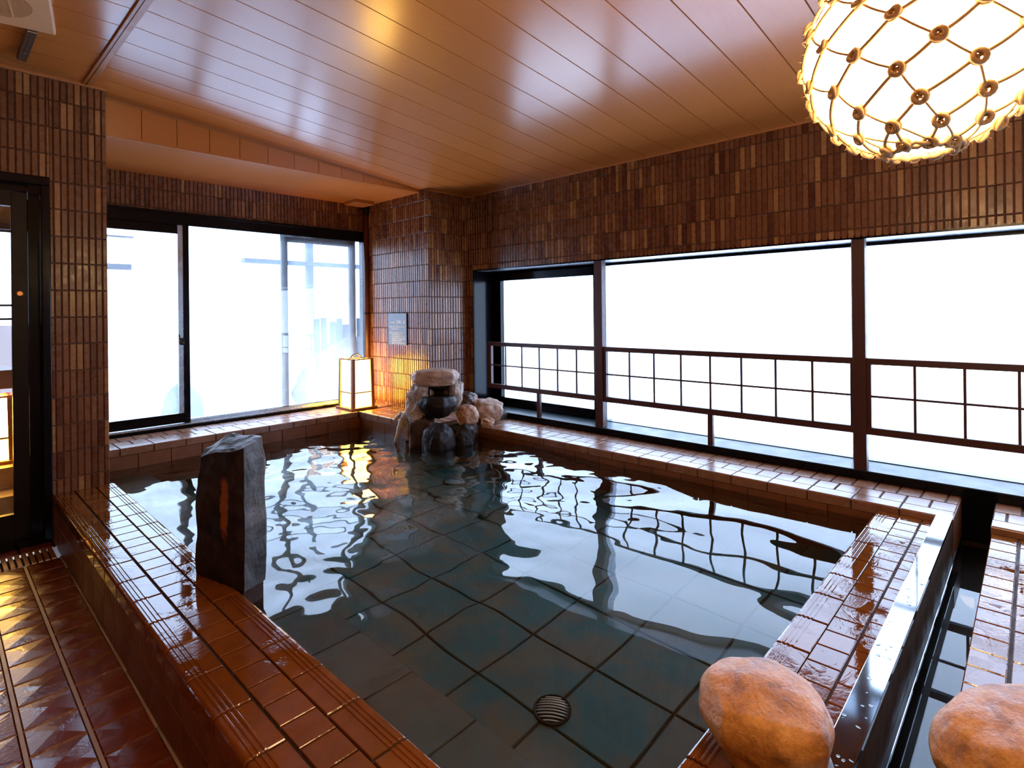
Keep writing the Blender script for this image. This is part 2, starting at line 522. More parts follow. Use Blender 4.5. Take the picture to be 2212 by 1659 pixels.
struct(mb.build('ceiling', ['ceiling_board', 'ceiling_groove']), 'glossy orange boarded ceiling')
# fold batten
mb = MB()
mb.box(0.655, 0.702, -2.6, YF, 2.680, 2.700, 0, bevel=0.003)
mb.box(0.673, 0.684, -2.6, YF, 2.676, 2.682, 0)
struct(mb.build('trim_1', 'ceiling_trim'), 'batten along the ceiling fold')
# beam face over the bay and the low soffit
mb = MB()
xs = [0.60]
x = 0.99
while x < 3.2:
    xs.append(x); x += 0.2068
xs.append(XA)
for a, b in zip(xs, xs[1:]):
    g = 0.002
    n = len(mb.v)
    a2, b2 = a + g, b - g
    mb.v += [(a2, 4.275, SOFFIT), (b2, 4.275, SOFFIT), (b2, 4.275, zceil(b2)), (a2, 4.275, zceil(a2)),
             (a2, 4.30, SOFFIT), (b2, 4.30, SOFFIT), (b2, 4.30, zceil(b2)), (a2, 4.30, zceil(a2))]
    for q in ((0, 1, 2, 3), (1, 5, 6, 2), (0, 3, 7, 4)):
        mb.face(tuple(n + i for i in q), 0, rnd.random())
mb.quad((0.60, 4.29, SOFFIT), (XA, 4.29, SOFFIT), (XA, 4.29, 2.8), (0.60, 4.29, 2.8), 1)
ys = [4.272, 4.345, 4.93, 5.24]
for y0, y1 in zip(ys, ys[1:]):
    mb.box(0.60, XA, y0 + 0.0015, y1 - 0.0015, SOFFIT, SOFFIT + 0.012, 0, rnd.random())
mb.box(0.60, XA, 4.29, YB, SOFFIT + 0.006, SOFFIT + 0.04, 1)
struct(mb.build('trim_2', ['ceiling_board', 'ceiling_groove']), 'boarded beam and low soffit over the bay window')
# cornices
mb = MB()
mb.box(XW - 0.014, XW + 0.002, -2.6, YF, 2.437, 2.452, 0, bevel=0.003)
mb.box(XA, XW, YF - 0.014, YF, 2.440, 2.455, 0, bevel=0.003)
mb.box(-1.9, 0.772, YF - 0.03, YF - 0.004, 2.672, 2.693, 0, bevel=0.004)
struct(mb.build('trim_3', 'ceiling_trim'), 'thin cornice along the tiled walls')
mb = MB()
n = 0
for i in range(40):
    a = 0.772 + (3.24 - 0.772) * i / 40; b = 0.772 + (3.24 - 0.772) * (i + 1) / 40
    mb.quad((a, 4.268, zceil(a) - 0.014), (b, 4.268, zceil(b) - 0.014), (b, 4.268, zceil(b)), (a, 4.268, zceil(a)), 0)
    mb.quad((a, 4.268, zceil(a) - 0.014), (b, 4.268, zceil(b) - 0.014), (b, 4.278, zceil(b) - 0.014), (a, 4.278, zceil(a) - 0.014), 0)
struct(mb.build('trim_4', 'ceiling_trim'), 'thin cornice over the beam')

# ---------------------------------------------------------------- floor with faceted red tiles
mb = MB()
mb.quad((-1.9, -2.6, -0.008), (0.55, -2.6, -0.008), (0.55, 3.845, -0.008), (-1.9, 3.845, -0.008), 1)
mb.quad((-1.9, 4.055, -0.008), (0.55, 4.055, -0.008), (0.55, 4.6, -0.008), (-1.9, 4.6, -0.008), 1)
def ftile(x0, x1, y0, y1):
    n = len(mb.v); h = 0.0; ap = 0.0030; t = rnd.random()
    cx, cy = (x0 + x1) / 2, (y0 + y1) / 2
    e = 0.004
    mb.v += [(x0, y0, -0.008), (x1, y0, -0.008), (x1, y1, -0.008), (x0, y1, -0.008),
             (x0 + e, y0 + e, -0.001), (x1 - e, y0 + e, -0.001), (x1 - e, y1 - e, -0.001), (x0 + e, y1 - e, -0.001),
             (cx, cy, ap)]
    for a in range(4):
        b = (a + 1) % 4
        mb.face((n + a, n + b, n + 4 + b, n + 4 + a), 0, t)
        mb.face((n + 4 + a, n + 4 + b, n + 8), 0, t)
for i in range(-12, 1):
    x0 = 0.345 + 0.152 * i + 0.008; x1 = x0 + 0.152 - 0.012
    for j in range(-30, 13):
        y0 = 2.014 + 0.1525 * j + 0.003; y1 = y0 + 0.1525 - 0.006
        if y1 > 3.85: continue
        ftile(x0, min(x1, 0.492), y0, y1)
    ftile(x0, min(x1, 0.492), 4.057, 4.15)
for i in range(-12, 1):
    xg = 0.345 + 0.152 * i
    mb.box(xg - 0.0035, xg + 0.0075, -2.6, 3.845, -0.0078, -0.0012, 2)
struct(mb.build('floor', ['floor_tile', 'grout_dark', 'grout_light'], fix=False), 'red faceted floor tiles')

# ---------------------------------------------------------------- pool rim (left and near sides)
RIDGE = []
def bull_profile(w, h, n_ridge=3, r=0.013, ridge0=0.019, pitch=0.0135):
    """across = 0 at the rounded edge, up = 0 at the top"""
    p = [(0.0, -h)]
    p.append((0.0, -r))
    for k in range(1, 6):
        a = PI / 2 * k / 5
        p.append((r - r * math.cos(a), -r + r * math.sin(a)))
    for k in range(n_ridge):
        b = ridge0 + k * pitch
        p += [(b, 0.0), (b + 0.0022, 0.0024), (b + 0.0070, 0.0024), (b + 0.0092, 0.0)]
    p += [(w - 0.002, 0.0), (w, -0.002), (w, -h)]
    return p
mb = MB()
# solid core (grout)
mb.box(0.505, 0.794, -0.9, YF + 0.0, -0.5, ZR - 0.0065, 1)
mb.box(0.505, 3.40, 0.330, 0.594, -0.5, ZR - 0.0065, 1)
prof = bull_profile(0.0985, 0.055)
k = -11
while 1.331 + 0.2075 * k < YF:
    y0 = 1.331 + 0.2075 * k
    y1 = min(y0 + 0.2075, YF)
    if y1 - y0 > 0.03:
        mb.prism(prof, (0.497, y0 + 0.0045, ZR), X, Z, Y, y1 - y0 - 0.0090, 0, rnd.random())
        if y0 > 0.40:
            mb.prism(prof, (0.802, y0 + 0.0045, ZR), (-1, 0, 0), Z, Y, y1 - y0 - 0.0090, 0, rnd.random())
    k += 1
k = -22
while 1.589 + 0.1037 * k < YF:
    y0 = 1.589 + 0.1037 * k
    y1 = min(y0 + 0.1037, YF)
    if y1 - y0 > 0.02:
        mb.tile((0.6035, y0 + 0.0036, ZR - 0.008), X, Y, Z, 0.0945, y1 - y0 - 0.0072, 0.008, 0.0014, 0, rnd.random())
    k += 1
# near side: inner row with ridges, middle row, cut row by the steel plate
k = -6
while 1.811 + 0.2025 * k < 3.335:
    x0 = 1.811 + 0.2025 * k; x1 = min(x0 + 0.2025, 3.33)
    if x0 > 0.78 and x1 - x0 > 0.03:
        mb.prism(prof, (x0 + 0.0042, 0.602, ZR), (0, -1, 0), Z, X, x1 - x0 - 0.0084, 0, rnd.random())
    k += 1
k = -12
while 1.677 + 0.1015 * k < 3.335:
    x0 = 1.677 + 0.1015 * k; x1 = min(x0 + 0.1015, 3.33)
    if x0 > 0.7 and x1 - x0 > 0.02:
        mb.tile((x0 + 0.0022, 0.413, ZR - 0.008), X, Y, Z, x1 - x0 - 0.0044, 0.088, 0.008, 0.0025, 0, rnd.random())
        mb.tile((x0 + 0.045, 0.352, ZR - 0.008), X, Y, Z, x1 - x0 - 0.0044, 0.055, 0.008, 0.0025, 0, rnd.random())
    k += 1
# outer face of the left rim: a band of narrow tiles over wide ones
k = 0
y = -0.9
while y < YF - 0.01:
    mb.tile((0.5045, y + 0.0018, 0.137), Y, Z, (-1, 0, 0), min(0.0519, YF - y) - 0.0036, 0.073, 0.007, 0.002, 2, rnd.random())
    y += 0.0519
y = -0.95 + 0.04
while y < YF - 0.01:
    mb.tile((0.5045, y + 0.0018, 0.004), Y, Z, (-1, 0, 0), min(0.2075, YF - y) - 0.0036, 0.129, 0.007, 0.002, 2, rnd.random())
    y += 0.2075
# pool-side faces
for y in [0.6 + 0.2075 * i for i in range(17)]:
    for z0, z1 in ((ZR - 0.158, ZR - 0.06), (ZR - 0.262, ZR - 0.162), (ZR - 0.6, ZR - 0.266)):
        mb.tile((0.7955, y + 0.002, z0), Y, Z, X, 0.2035, z1 - z0, 0.006, 0.002, 2, rnd.random())
for i in range(13):
    x = 0.81 + 0.2025 * i
    for z0, z1 in ((ZR - 0.158, ZR - 0.06), (ZR - 0.262, ZR - 0.162), (ZR - 0.6, ZR - 0.266)):
        mb.tile((x + 0.002, 0.5945, z0), X, Z, Y, min(0.1985, 3.33 - x), z1 - z0, 0.006, 0.002, 2, rnd.random())
struct(mb.build('pool_rim', ['rim_tile', 'grout_dark', 'rim_face']), 'wet terracotta pool rim with ridged edge tiles')
mb = MB()
y = -0.9
while y < 3.84:
    L = rnd.uniform(0.25, 0.7)
    mb.tube([(0.4945 + rnd.uniform(-.001, .001), y, 0.0), (0.4945, min(3.84, y + L), 0.0)], 0.0055, 6)
    y += L
struct(mb.build('baseboard_1', 'grout_light', smooth=True), 'pale sealant line at the foot of the rim')

# ---------------------------------------------------------------- ledges under the windows
def ledge(mb, p0, along, inward, length, ztop, rows, bull=0.105, tl=0.1053, drop=0.55, phase=0.0, first=0.0):
    """p0 = front edge start; along = unit direction; inward = from the pool to the wall"""
    A, I = Vector(along), Vector(inward)
    P0 = Vector((p0[0], p0[1], ztop))
    prof = bull_profile(bull, 0.052, 0, 0.010)
    a = -phase
    while a < length:
        s, e = max(a, 0), min(a + tl * 2, length)
        if e - s > 0.02:
            mb.prism(prof, P0 + A * (s + 0.003), I, Z, A, e - s - 0.006, 0, rnd.random())
        a += tl * 2
    d = bull
    for r, w in enumerate(rows):
        a = -phase - tl * (0.5 if r % 2 else 0.0) - first
        while a < length:
            s, e = max(a, 0), min(a + tl, length)
            if e - s > 0.015:
                mb.tile(P0 + A * (s + 0.0022) + I * (d + 0.0022) + Vector((0, 0, -0.008)), A, I, Z, e - s - 0.0072, w - 0.0072, 0.008, 0.003, 0, rnd.random())
            a += tl
        d += w
    for j in range(6):
        z1 = ztop - 0.056 - j * 0.103; z0 = z1 - 0.099
        a = -phase - 0.1
        while a < length:
            s, e = max(a, 0), min(a + tl * 2, length)
            if e - s > 0.02:
                mb.tile(P0 + A * (s + 0.002) + I * 0.0075 + Vector((0, 0, z0 - ztop)), A, Z, -I, e - s - 0.004, 0.099, 0.006, 0.002, 2, rnd.random())
            a += tl * 2
lm = ['ledge_tile', 'grout_dark', 'rim_face']
XL = 3.330
mb = MB()
mb.box(XL + 0.008, XW + 0.02, 0.300, 3.62, -0.5, ZRL - 0.007, 1)
ledge(mb, (XL, 0.296), Y, X, 3.30, ZRL, [0.145, 0.165], phase=0.0, bull=0.105)
mb.box(XL + 0.0, XW, 0.2945, 0.3005, 0.10, ZRL - 0.006, 2, 0.5)
struct(mb.build('window_ledge', lm), 'tiled ledge under the long window')
mb = MB()
mb.box(XL + 0.008, XW + 0.02, -2.0, 0.160, -0.5, ZRL - 0.007, 1)
ledge(mb, (XL, -2.0), Y, X, 2.163, ZRL, [0.145, 0.165], phase=0.1)
struct(mb.build('window_ledge', lm), 'tiled ledge beyond the water channel')
mb = MB()
mb.box(0.78, XA, 4.728, YB + 0.01, -0.5, ZBL - 0.007, 1)
mb.box(2.860, XA + 0.0, 3.95, 4.80, -0.5, ZBL - 0.007, 1)
mb.box(3.00, XW, 3.60, 4.148, -0.5, ZBL - 0.007, 1)
ledge(mb, (0.78, 4.720), X, Y, 2.075, ZBL, [0.150, 0.180], phase=0.05)
# corner and the short run along the side wall
ledge(mb, (2.853, 4.80), (0, -1, 0), X, 0.82, ZBL, [0.15, 0.148], phase=0.03)
for i in range(4):
    for j in range(5):
        mb.tile((2.858 + 0.1 * i, 4.728 + 0.1 * j, ZBL - 0.008), X, Y, Z, 0.096, 0.096, 0.008, 0.0025, 0, rnd.random())
for i in range(7):
    for j in range(2):
        mb.tile((3.02 + 0.104 * i, 3.70 + 0.15 * j, ZBL - 0.008), X, Y, Z, 0.1, 0.146, 0.008, 0.0025, 0, rnd.random())
struct(mb.build('bay_ledge', lm), 'tiled ledge under the bay window')

# ---------------------------------------------------------------- pool floor and step
mb = MB()
ZP = -0.34
mb.quad((0.79, 0.58, ZP - 0.012), (3.40, 0.58, ZP - 0.012), (3.40, 4.76, ZP - 0.012), (0.79, 4.76, ZP - 0.012), 1)
T = 0.3155
for i in range(-4, 7):
    for j in range(-3, 12):
        x0 = 1.756 + T * i; y0 = 1.240 + 0.3235 * j
        a, b, c, d = max(x0 + .0035, 0.79), min(x0 + T - .0035, 3.40), max(y0 + .0035, 0.58), min(y0 + 0.3235 - .0035, 4.76)
        if b - a > 0.02 and d - c > 0.02:
            mb.tile((a, c, ZP - 0.011), X, Y, Z, b - a, d - c, 0.011, 0.004, 0, rnd.random())
struct(mb.build('pool_floor', ['pool_tile', 'pool_grout']), 'teal tiled bottom of the pool')
mb = MB()
mb.box(0.803, 1.106, 0.602, 4.716, ZP, -0.012, 1)
for j in range(-3, 12):
    y0 = 1.215 + 0.315 * j
    c, d = max(y0 + .002, 0.602), min(y0 + 0.313, 4.716)
    if d - c > 0.02:
        mb.tile((0.803, c, -0.011), X, Y, Z, 0.309, d - c, 0.011, 0.003, 0, rnd.random())
        mb.tile((1.104, c, ZP), Y, Z, X, d - c, 0.32, 0.008, 0.003, 0, rnd.random())
struct(mb.build('pool_step', ['step_tile', 'pool_grout']), 'pale submerged step along the rim')

# ---------------------------------------------------------------- water
def waves(x, y):
    s = noise.noise((x * 2.1 + y * 0.5, y * 1.5, 3.0)) * 0.0125
    s += noise.noise((x * 3.9 - y * 0.9 + 4, y * 3.3 + x * 0.8, 7.0)) * 0.0055
    d = math.hypot(x - 2.85, y - 3.45)
    near = math.exp(-d / 0.9)
    far = min(1.0, max(0.12, (y - 0.9) / 1.2))
    s += noise.noise((x * 9.5, y * 8.0, 1.0)) * (0.0023 * far + 0.0016 * near)
    s += noise.noise((x * 17, y * 15.0, 5.0)) * 0.0007 * far
    s += 0.0007 * math.sin(d * 26) * math.exp(-d / 1.1)
    fade = min(1.0, max(0.48, (y - 0.5) / 1.5))
    return s * fade
mb = MB()
def water_grid(x0, x1, y0, y1, step, z, fn):
    nx = max(2, int((x1 - x0) / step)); ny = max(2, int((y1 - y0) / step))
    n = len(mb.v)
    for j in range(ny + 1):
        for i in range(nx + 1):
            x = x0 + (x1 - x0) * i / nx; y = y0 + (y1 - y0) * j / ny
            mb.v.append((x, y, z + fn(x, y)))
    for j in range(ny):
        for i in range(nx):
            a = n + j * (nx + 1) + i
            mb.face((a, a + 1, a + nx + 2, a + nx + 1))
water_grid(0.800, 3.334, 0.600, 4.722, 0.017, ZW, waves)
w = mb.build('pool_water', 'water', smooth=True, fix=False)
tag(w, 'rippled clear water filling the big pool', 'water', kind='stuff')
# keep the water out of the corner block of the bay ledge
bm = bmesh.new(); bm.from_mesh(w.data)
kill = [f for f in bm.faces if (lambda c: (c.x > 2.875 and c.y > 3.97) or (c.x > 3.02 and c.y > 3.62))(f.calc_center_median())]
bmesh.ops.delete(bm, geom=kill, context='FACES')
bm.to_mesh(w.data); bm.free()

# ---------------------------------------------------------------- channel between the two pools
mb = MB()
mb.box(0.8, XW + 0.02, 0.10, 0.34, -0.5, -0.03, 0)
mb.box(0.78, 0.82, 0.10, 0.34, -0.4, ZR - 0.004, 0)
struct(mb.build('channel_floor', 'black_matte'), 'dark bottom of the overflow channel')
mb = MB()
water_grid(0.82, XW, 0.158, 0.298, 0.05, 0.082, lambda x, y: 0.00025 * noise.noise((x * 5, y * 5, 9)))
tag(mb.build('channel_water', 'water', smooth=True, fix=False), 'still water in the narrow overflow channel', 'water', kind='stuff')
# deck of the neighbouring pool
mb = MB()
mb.box(0.2, XL + 0.01, -0.75, 0.152, -0.5, ZR - 0.004, 1)
mb.box(0.2, XL + 0.01, 0.150, 0.1535, 0.0, ZR - 0.006, 2)
k = -12
while 1.955 + 0.1047 * k < XL:
    x0 = 1.955 + 0.1047 * k; x1 = min(x0 + 0.1047, XL)
    if x0 > 0.2 and x1 - x0 > 0.02:
        mb.tile((x0 + .0025, 0.0685, ZR - 0.008), X, Y, Z, x1 - x0 - 0.005, 0.0885, 0.008, 0.003, 0, rnd.random())
    k += 1
k = -8
while 1.955 + 0.207 * k < XL:
    x0 = 1.955 + 0.207 * k; x1 = min(x0 + 0.207, XL)
    if x0 > 0.2 and x1 - x0 > 0.02:
        for y0, wd in ((-0.04, 0.1), (-0.148, 0.1), (-0.256, 0.1)):
            mb.tile((x0 + .0025, y0, ZR - 0.008), X, Y, Z, x1 - x0 - 0.005, wd, 0.008, 0.003, 0, rnd.random())
    k += 1
struct(mb.build('pool_deck', ['rim_tile', 'grout_dark', 'rim_face']), 'tiled strip on the far side of the channel')
# stainless weir plate on the rim
wp = empty('weir_plate', (2.4, 0.33, 0.28))
tag(wp, 'stainless steel plate edging the near rim along the water channel', 'weir plate')
def off(o):
    return (2.4, 0.33, 0.28)
def child(mb, name, mats, root, smooth=False):
    o = mb.build(name, mats, None, smooth=smooth)
    o.parent = root
    o.matrix_parent_inverse = (Matrix.Translation(root.location) @ root.rotation_euler.to_matrix().to_4x4()).inverted()
    return o
mb = MB(); mb.box(0.83, 3.375, 0.297, 0.360, 0.283, 0.299, bevel=0.002); child(mb, 'top_flange', 'steel', wp)
mb = MB(); mb.box(0.83, 3.375, 0.297, 0.304, 0.13, 0.284); child(mb, 'face_plate', 'steel_dark', wp)
mb = MB(); mb.box(0.83, 3.36, 0.283, 0.298, 0.125, 0.137, bevel=0.002); child(mb, 'bottom_lip', 'steel', wp)

r3 = random.Random(8)
mb = MB()
for i in range(46):
    x_ = 1.25 + 1.5 * r3.random() ** 1.6; y_ = r3.uniform(0.304, 0.353); q = r3.uniform(0.0018, 0.0055)
    Md = Matrix.Translation((x_, y_, 0.2988)) @ Matrix.Rotation(r3.uniform(0, 3), 4, 'Z') @ Matrix.Diagonal((q * r3.uniform(1, 2.2), q, q * 0.35, 1))
    mb.lathe([(1.0, 0.0), (0.92, 0.4), (0.7, 0.75), (0.38, 0.95), (0.001, 1.0)], 14, M4=Md)
tag(mb.build('water_drops', 'water', smooth=True), 'water drops lying on the stainless steel plate', 'water', kind='stuff')

# ---------------------------------------------------------------- window 2: the long window on the right
XG = 4.030
mb = MB()      # black liner of the opening
mb.box(XW - 0.006, XG + 0.05, 4.050, 4.066, 0.30, 1.715, 0)
mb.box(XW - 0.006, XG + 0.05, -1.95, 4.06, 1.7035, 1.716, 0)
mb.box(XW - 0.010, XW + 0.012, -2.0, 4.06, 0.06, 0.345, 0)
mb.box(XW - 0.012, XW + 0.0, 4.050, 4.062, 0.30, 1.708, 0)
mb.box(XW - 0.012, XW + 0.0, -1.95, 4.06, 1.698, 1.708, 0)
# outer frame bars at the glass
mb.box(XG - 0.03, XG + 0.05, -1.95, 4.06, 1.678, 1.702, 0)
mb.box(XG - 0.03, XG + 0.05, -1.95, 4.06, 0.340, 0.356, 0)
mb.box(XG - 0.03, XG + 0.05, -1.95, -1.90, 0.35, 1.70, 0)
win2 = struct(mb.build('window_2', 'black_metal'), 'long low window with black surround')
mb = MB(); mb.box(XW - 0.004, XG + 0.04, -1.95, 4.052, 0.330, 0.3515, bevel=0.003); struct(mb.build('sill', 'black_stone', win2), 'wet black stone sill')
mb = MB(); mb.box(XW + 0.0005, XG - 0.031, -1.94, 4.049, 1.7005, 1.703); mb.build('head_lining', 'lining_metal', win2)
mb = MB(); mb.box(XG - 0.035, XG + 0.045, 2.672, 2.752, 0.35, 1.70); mb.box(XG - 0.045, XG - 0.03, 2.70, 2.715, 0.35, 1.70); mb.build('mullion', 'alu', win2)
mb = MB(); mb.box(XG - 0.035, XG + 0.045, 0.775, 0.845, 0.35, 1.70); mb.build('mullion', 'alu', win2)
mb = MB()
ya, yb_ = 2.752, 4.05
mb.box(XG - 0.03, XG + 0.02, yb_ - 0.11, yb_, 0.352, 1.70); mb.box(XG - 0.03, XG + 0.02, ya, ya + 0.055, 0.352, 1.70)
mb.box(XG - 0.03, XG + 0.02, ya, yb_, 1.605, 1.70); mb.box(XG - 0.03, XG + 0.02, ya, yb_, 0.352, 0.435)
mb.build('sash_frame', 'black_metal', win2)
for a, b, z0, z1 in ((2.80, 3.95, 0.43, 1.61), (0.845, 2.672, 0.352, 1.68), (-1.90, 0.775, 0.352, 1.68)):
    mb = MB(); mb.box(XG, XG + 0.006, a, b, z0, z1); mb.build('glass_pane', 'clear_glass', win2)

# posts standing on the sill
for (y0, y1, lab) in ((2.548, 2.622, 'dark red timber post between the two far lattice railings'),
                      (0.724, 0.790, 'dark red timber post nearest the water channel')):
    mb = MB(); mb.box(XW + 0.004, XW + 0.058, y0, y1, 0.351, 1.701, bevel=0.003)
    tag(mb.build('window_post', 'railing_wood', origin=(XW + 0.03, (y0 + y1) / 2, 0.351)), lab, 'post', 'timber posts in front of the long window')

# lattice railings
def railing(y0, y1, joints, legs, lab, stiles):
    rt = empty('lattice_railing', (XW + 0.03, (y0 + y1) / 2, 0.351))
    tag(rt, lab, 'railing', 'lattice railings in front of the long window')
    xa, xb = XW + 0.012, XW + 0.046
    mb = MB(); mb.box(xa, xb, y0, y1, 0.967, 1.004, bevel=0.002); child(mb, 'top_rail', 'railing_wood', rt)
    mb = MB(); mb.box(xa, xb, y0, y1, 0.560, 0.602, bevel=0.002); child(mb, 'bottom_rail', 'railing_wood', rt)
    mb = MB(); mb.box(xa + 0.011, xb - 0.011, y0, y1, 0.776, 0.788); child(mb, 'middle_rail', 'railing_wood', rt)
    for a, b in stiles:
        mb = MB(); mb.box(xa + 0.001, xb - 0.001, a, b, 0.5605, 1.0035, bevel=0.002); child(mb, 'stile', 'railing_wood', rt)
    for y in joints:
        mb = MB(); mb.box(xa + 0.012, xb - 0.012, y - 0.0065, y + 0.0065, 0.600, 0.969); child(mb, 'baluster', 'railing_wood', rt)
    for y in legs:
        mb = MB(); mb.box(xa + 0.004, xb - 0.004, y - 0.018, y + 0.018, 0.351, 0.561); child(mb, 'leg', 'railing_wood', rt)
railing(2.622, 3.886, [3.657, 3.449, 3.238, 3.030, 2.825], [3.245], 'short dark lattice railing by the stone fountain', [(3.840, 3.886)])
railing(0.790, 2.548, [2.312, 2.100, 1.883, 1.664, 1.448, 1.229, 1.013], [1.664], 'middle lattice railing between the two timber posts', [(2.520, 2.548), (0.790, 0.806)])
railing(-1.00, 0.724, [0.495, 0.279, 0.066, -0.147, -0.36, -0.573, -0.786], [-0.147], 'lattice railing behind the water channel, cut off by the edge', [(0.700, 0.724), (-1.00, -0.98)])

# ---------------------------------------------------------------- window 1: sliding bay window
mb = MB()
mb.box(0.775, XA, YB - 0.028, YB + 0.10, 2.050, 2.157, 0, bevel=0.004)
mb.box(0.775, XA, YB - 0.040, YB - 0.02, 2.138, 2.157, 0)
mb.box(3.238, XA, YB - 0.02, YB + 0.10, 0.37, 2.06, 0)
mb.box(0.775, 0.81, YB - 0.02, YB + 0.10, 0.37, 2.06, 0)
mb.box(0.775, XA, YB - 0.042, YB + 0.02, 0.340, 0.376, 0)
win1 = struct(mb.build('window_1', 'black_metal'), 'wide sliding window of the bay')
mb = MB()
n = len(mb.v)
mb.box(0.775, XA, YB - 0.040, YB + 0.10, 0.374, 0.386, 0)
mb.box(1.545, XA, YB + 0.005, YB + 0.10, 0.386, 0.404, 0)
struct(mb.build('sill', 'alu', win1), 'metal sill track')
mb = MB()     # left sash
mb.box(0.81, 1.545, YB + 0.005, YB + 0.035, 0.390, 0.470, 0)
mb.box(0.81, 1.545, YB + 0.005, YB + 0.035, 1.98, 2.06, 0)
mb.box(1.500, 1.545, YB - 0.004, YB + 0.035, 0.386, 2.06, 0)
mb.box(0.81, 0.86, YB + 0.005, YB + 0.035, 0.390, 2.06, 0)
mb.build('sash_frame', 'black_metal', win1)
mb = MB(); mb.box(1.462, 1.500, YB + 0.002, YB + 0.035, 0.470, 2.05, 0); mb.build('sash_stile', 'alu', win1)
mb = MB(); mb.box(0.86, 1.465, YB + 0.018, YB + 0.023, 0.465, 1.99, 0); mb.build('glass_pane', 'fogged_glass', win1)
mb = MB(); mb.box(1.545, 3.238, YB + 0.030, YB + 0.035, 0.400, 2.055, 0); mb.build('glass_pane', 'fogged_glass', win1)
mb = MB(); mb.box(1.545, 3.238, YB + 0.026, YB + 0.038, 0.400, 0.408, 0); mb.build('glazing_bead', 'black_metal', win1)
mb = MB()     # second sash outside the fixed pane
for a, b in ((2.375, 2.435), (3.105, 3.175)):
    mb.box(a, b, YB + 0.07, YB + 0.10, 0.40, 2.05, 0)
mb.box(2.375, 3.175, YB + 0.07, YB + 0.10, 2.00, 2.06, 0)
mb.build('outer_sash', 'post_paint', win1)
mb = MB()
mb.box(1.478, 1.500, YB - 0.028, YB + 0.004, 1.045, 1.105, 0, bevel=0.005)
mb.tube([(1.488, YB - 0.028, 1.06), (1.472, YB - 0.045, 1.07), (1.455, YB - 0.05, 1.10), (1.452, YB - 0.05, 1.135)], 0.005, 8)
mb.build('latch', 'black_matte', win1)

# ---------------------------------------------------------------- door 1 on the left
mb = MB()
mb.box(0.462, 0.502, YF - 0.012, YF + 0.16, 0, 2.052, 0, bevel=0.004)
mb.box(-0.62, 0.502, YF - 0.012, YF + 0.16, 2.052, 2.102, 0, bevel=0.004)
mb.box(0.409, 0.4615, YF + 0.05, YF + 0.10, 0.03, 2.0, 0)
mb.box(-0.62, 0.4085, YF + 0.05, YF + 0.10, 2.012, 2.0515, 0)
mb.box(0.409, 0.4615, YF + 0.02, YF + 0.12, 2.0, 2.0515, 0)
mb.box(-0.62, 0.4615, YF + 0.0, YF + 0.16, -0.006, 0.028, 0)
d1 = struct(mb.build('door_1', 'black_metal'), 'dark framed glass door at the left')
yl = YF + 0.075
mb = MB()
mb.box(0.338, 0.408, yl - 0.02, yl + 0.02, 0.03, 2.01, 0, bevel=0.003)
mb.box(-0.55, 0.338, yl - 0.02, yl + 0.02, 0.03, 0.182, 0)
mb.box(-0.55, 0.338, yl - 0.02, yl + 0.02, 1.925, 2.01, 0)
mb.build('door_leaf', 'dark_wood', d1)
mb = MB()
for z in (1.782, 1.363, 1.286):
    mb.box(-0.55, 0.338, yl - 0.008, yl + 0.008, z - 0.006, z + 0.006, 0)
mb.build('glazing_bar', 'dark_wood', d1)
mb = MB(); mb.box(-0.55, 0.338, yl - 0.003, yl + 0.003, 0.182, 1.925, 0); mb.build('glass_pane', 'clear_glass', d1)
mb = MB()
mb.lathe([(0.0, 0.0), (0.016, 0.0), (0.016, 0.004), (0.012, 0.006), (0.0, 0.006)], 20, M4=Matrix.Translation((0.372, yl - 0.02, 1.43)) @ Matrix.Rotation(PI / 2, 4, 'X'))
mb.build('lock', 'brass', d1)

# ---------------------------------------------------------------- small fittings
# exhaust fan
fan = empty('exhaust_fan', (0.22, 3.25, 2.690), math.radians(-10))
tag(fan, 'square cream exhaust fan cover with a round grille on the ceiling', 'exhaust fan')
def childl(mb, name, mats, root, smooth=False):      # mesh given in the root's own coordinates
    o = mb.build(name, mats, root, smooth=smooth)
    return o
mb = MB(); mb.bbox(-0.225, 0.190, -0.235, 0.235, -0.030, 0.0, 0.008); childl(mb, 'cover_panel', 'fan_plastic', fan)
mb = MB()
mb.lathe([(0.0, -0.0305), (0.148, -0.0305), (0.150, -0.0302), (0.150, -0.028)], 48, M4=Matrix.Translation((-0.03, 0.0, 0)))
gr = childl(mb, 'grille', 'fan_dark', fan)
mb = MB()
for i in range(-11, 12):
    yy = i * 0.0126
    hw = math.sqrt(max(0, 0.149 ** 2 - yy ** 2))
    mb.box(-0.03 - hw, -0.03 + hw, yy - 0.0022, yy + 0.0022, -0.0325, -0.0305)
for xx in (-0.075, 0.0, 0.075):
    hw = math.sqrt(0.149 ** 2 - xx ** 2)
    mb.box(-0.03 + xx - 0.004, -0.03 + xx + 0.004, -hw, hw, -0.0330, -0.0305)
mb.build('grille_bars', 'fan_plastic', gr)
# metal rail on the ceiling
mb = MB()
mb.bbox(0.345, 0.385, 3.50, 3.93, 2.664, 2.692, 0.004)
mb.box(0.361, 0.369, 3.50, 3.82, 2.662, 2.666, 0)
rl = tag(mb.build('ceiling_rail', 'grey_metal'), 'short grey metal rail on the ceiling beside the exhaust fan', 'rail')
mb = MB(); mb.lathe([(0.0, -0.004), (0.006, -0.003), (0.008, 0.0)], 12, M4=Matrix.Translation((0.365, 3.80, 2.663))); mb.build('screw', 'alu', rl)
# box on the soffit
mb = MB(); mb.bbox(2.965, 3.185, 4.94, 5.16, SOFFIT - 0.034, SOFFIT + 0.002, 0.006)
tag(mb.build('ceiling_box', 'ceiling_trim'), 'flat junction box under the low soffit at the bay corner', 'junction box')
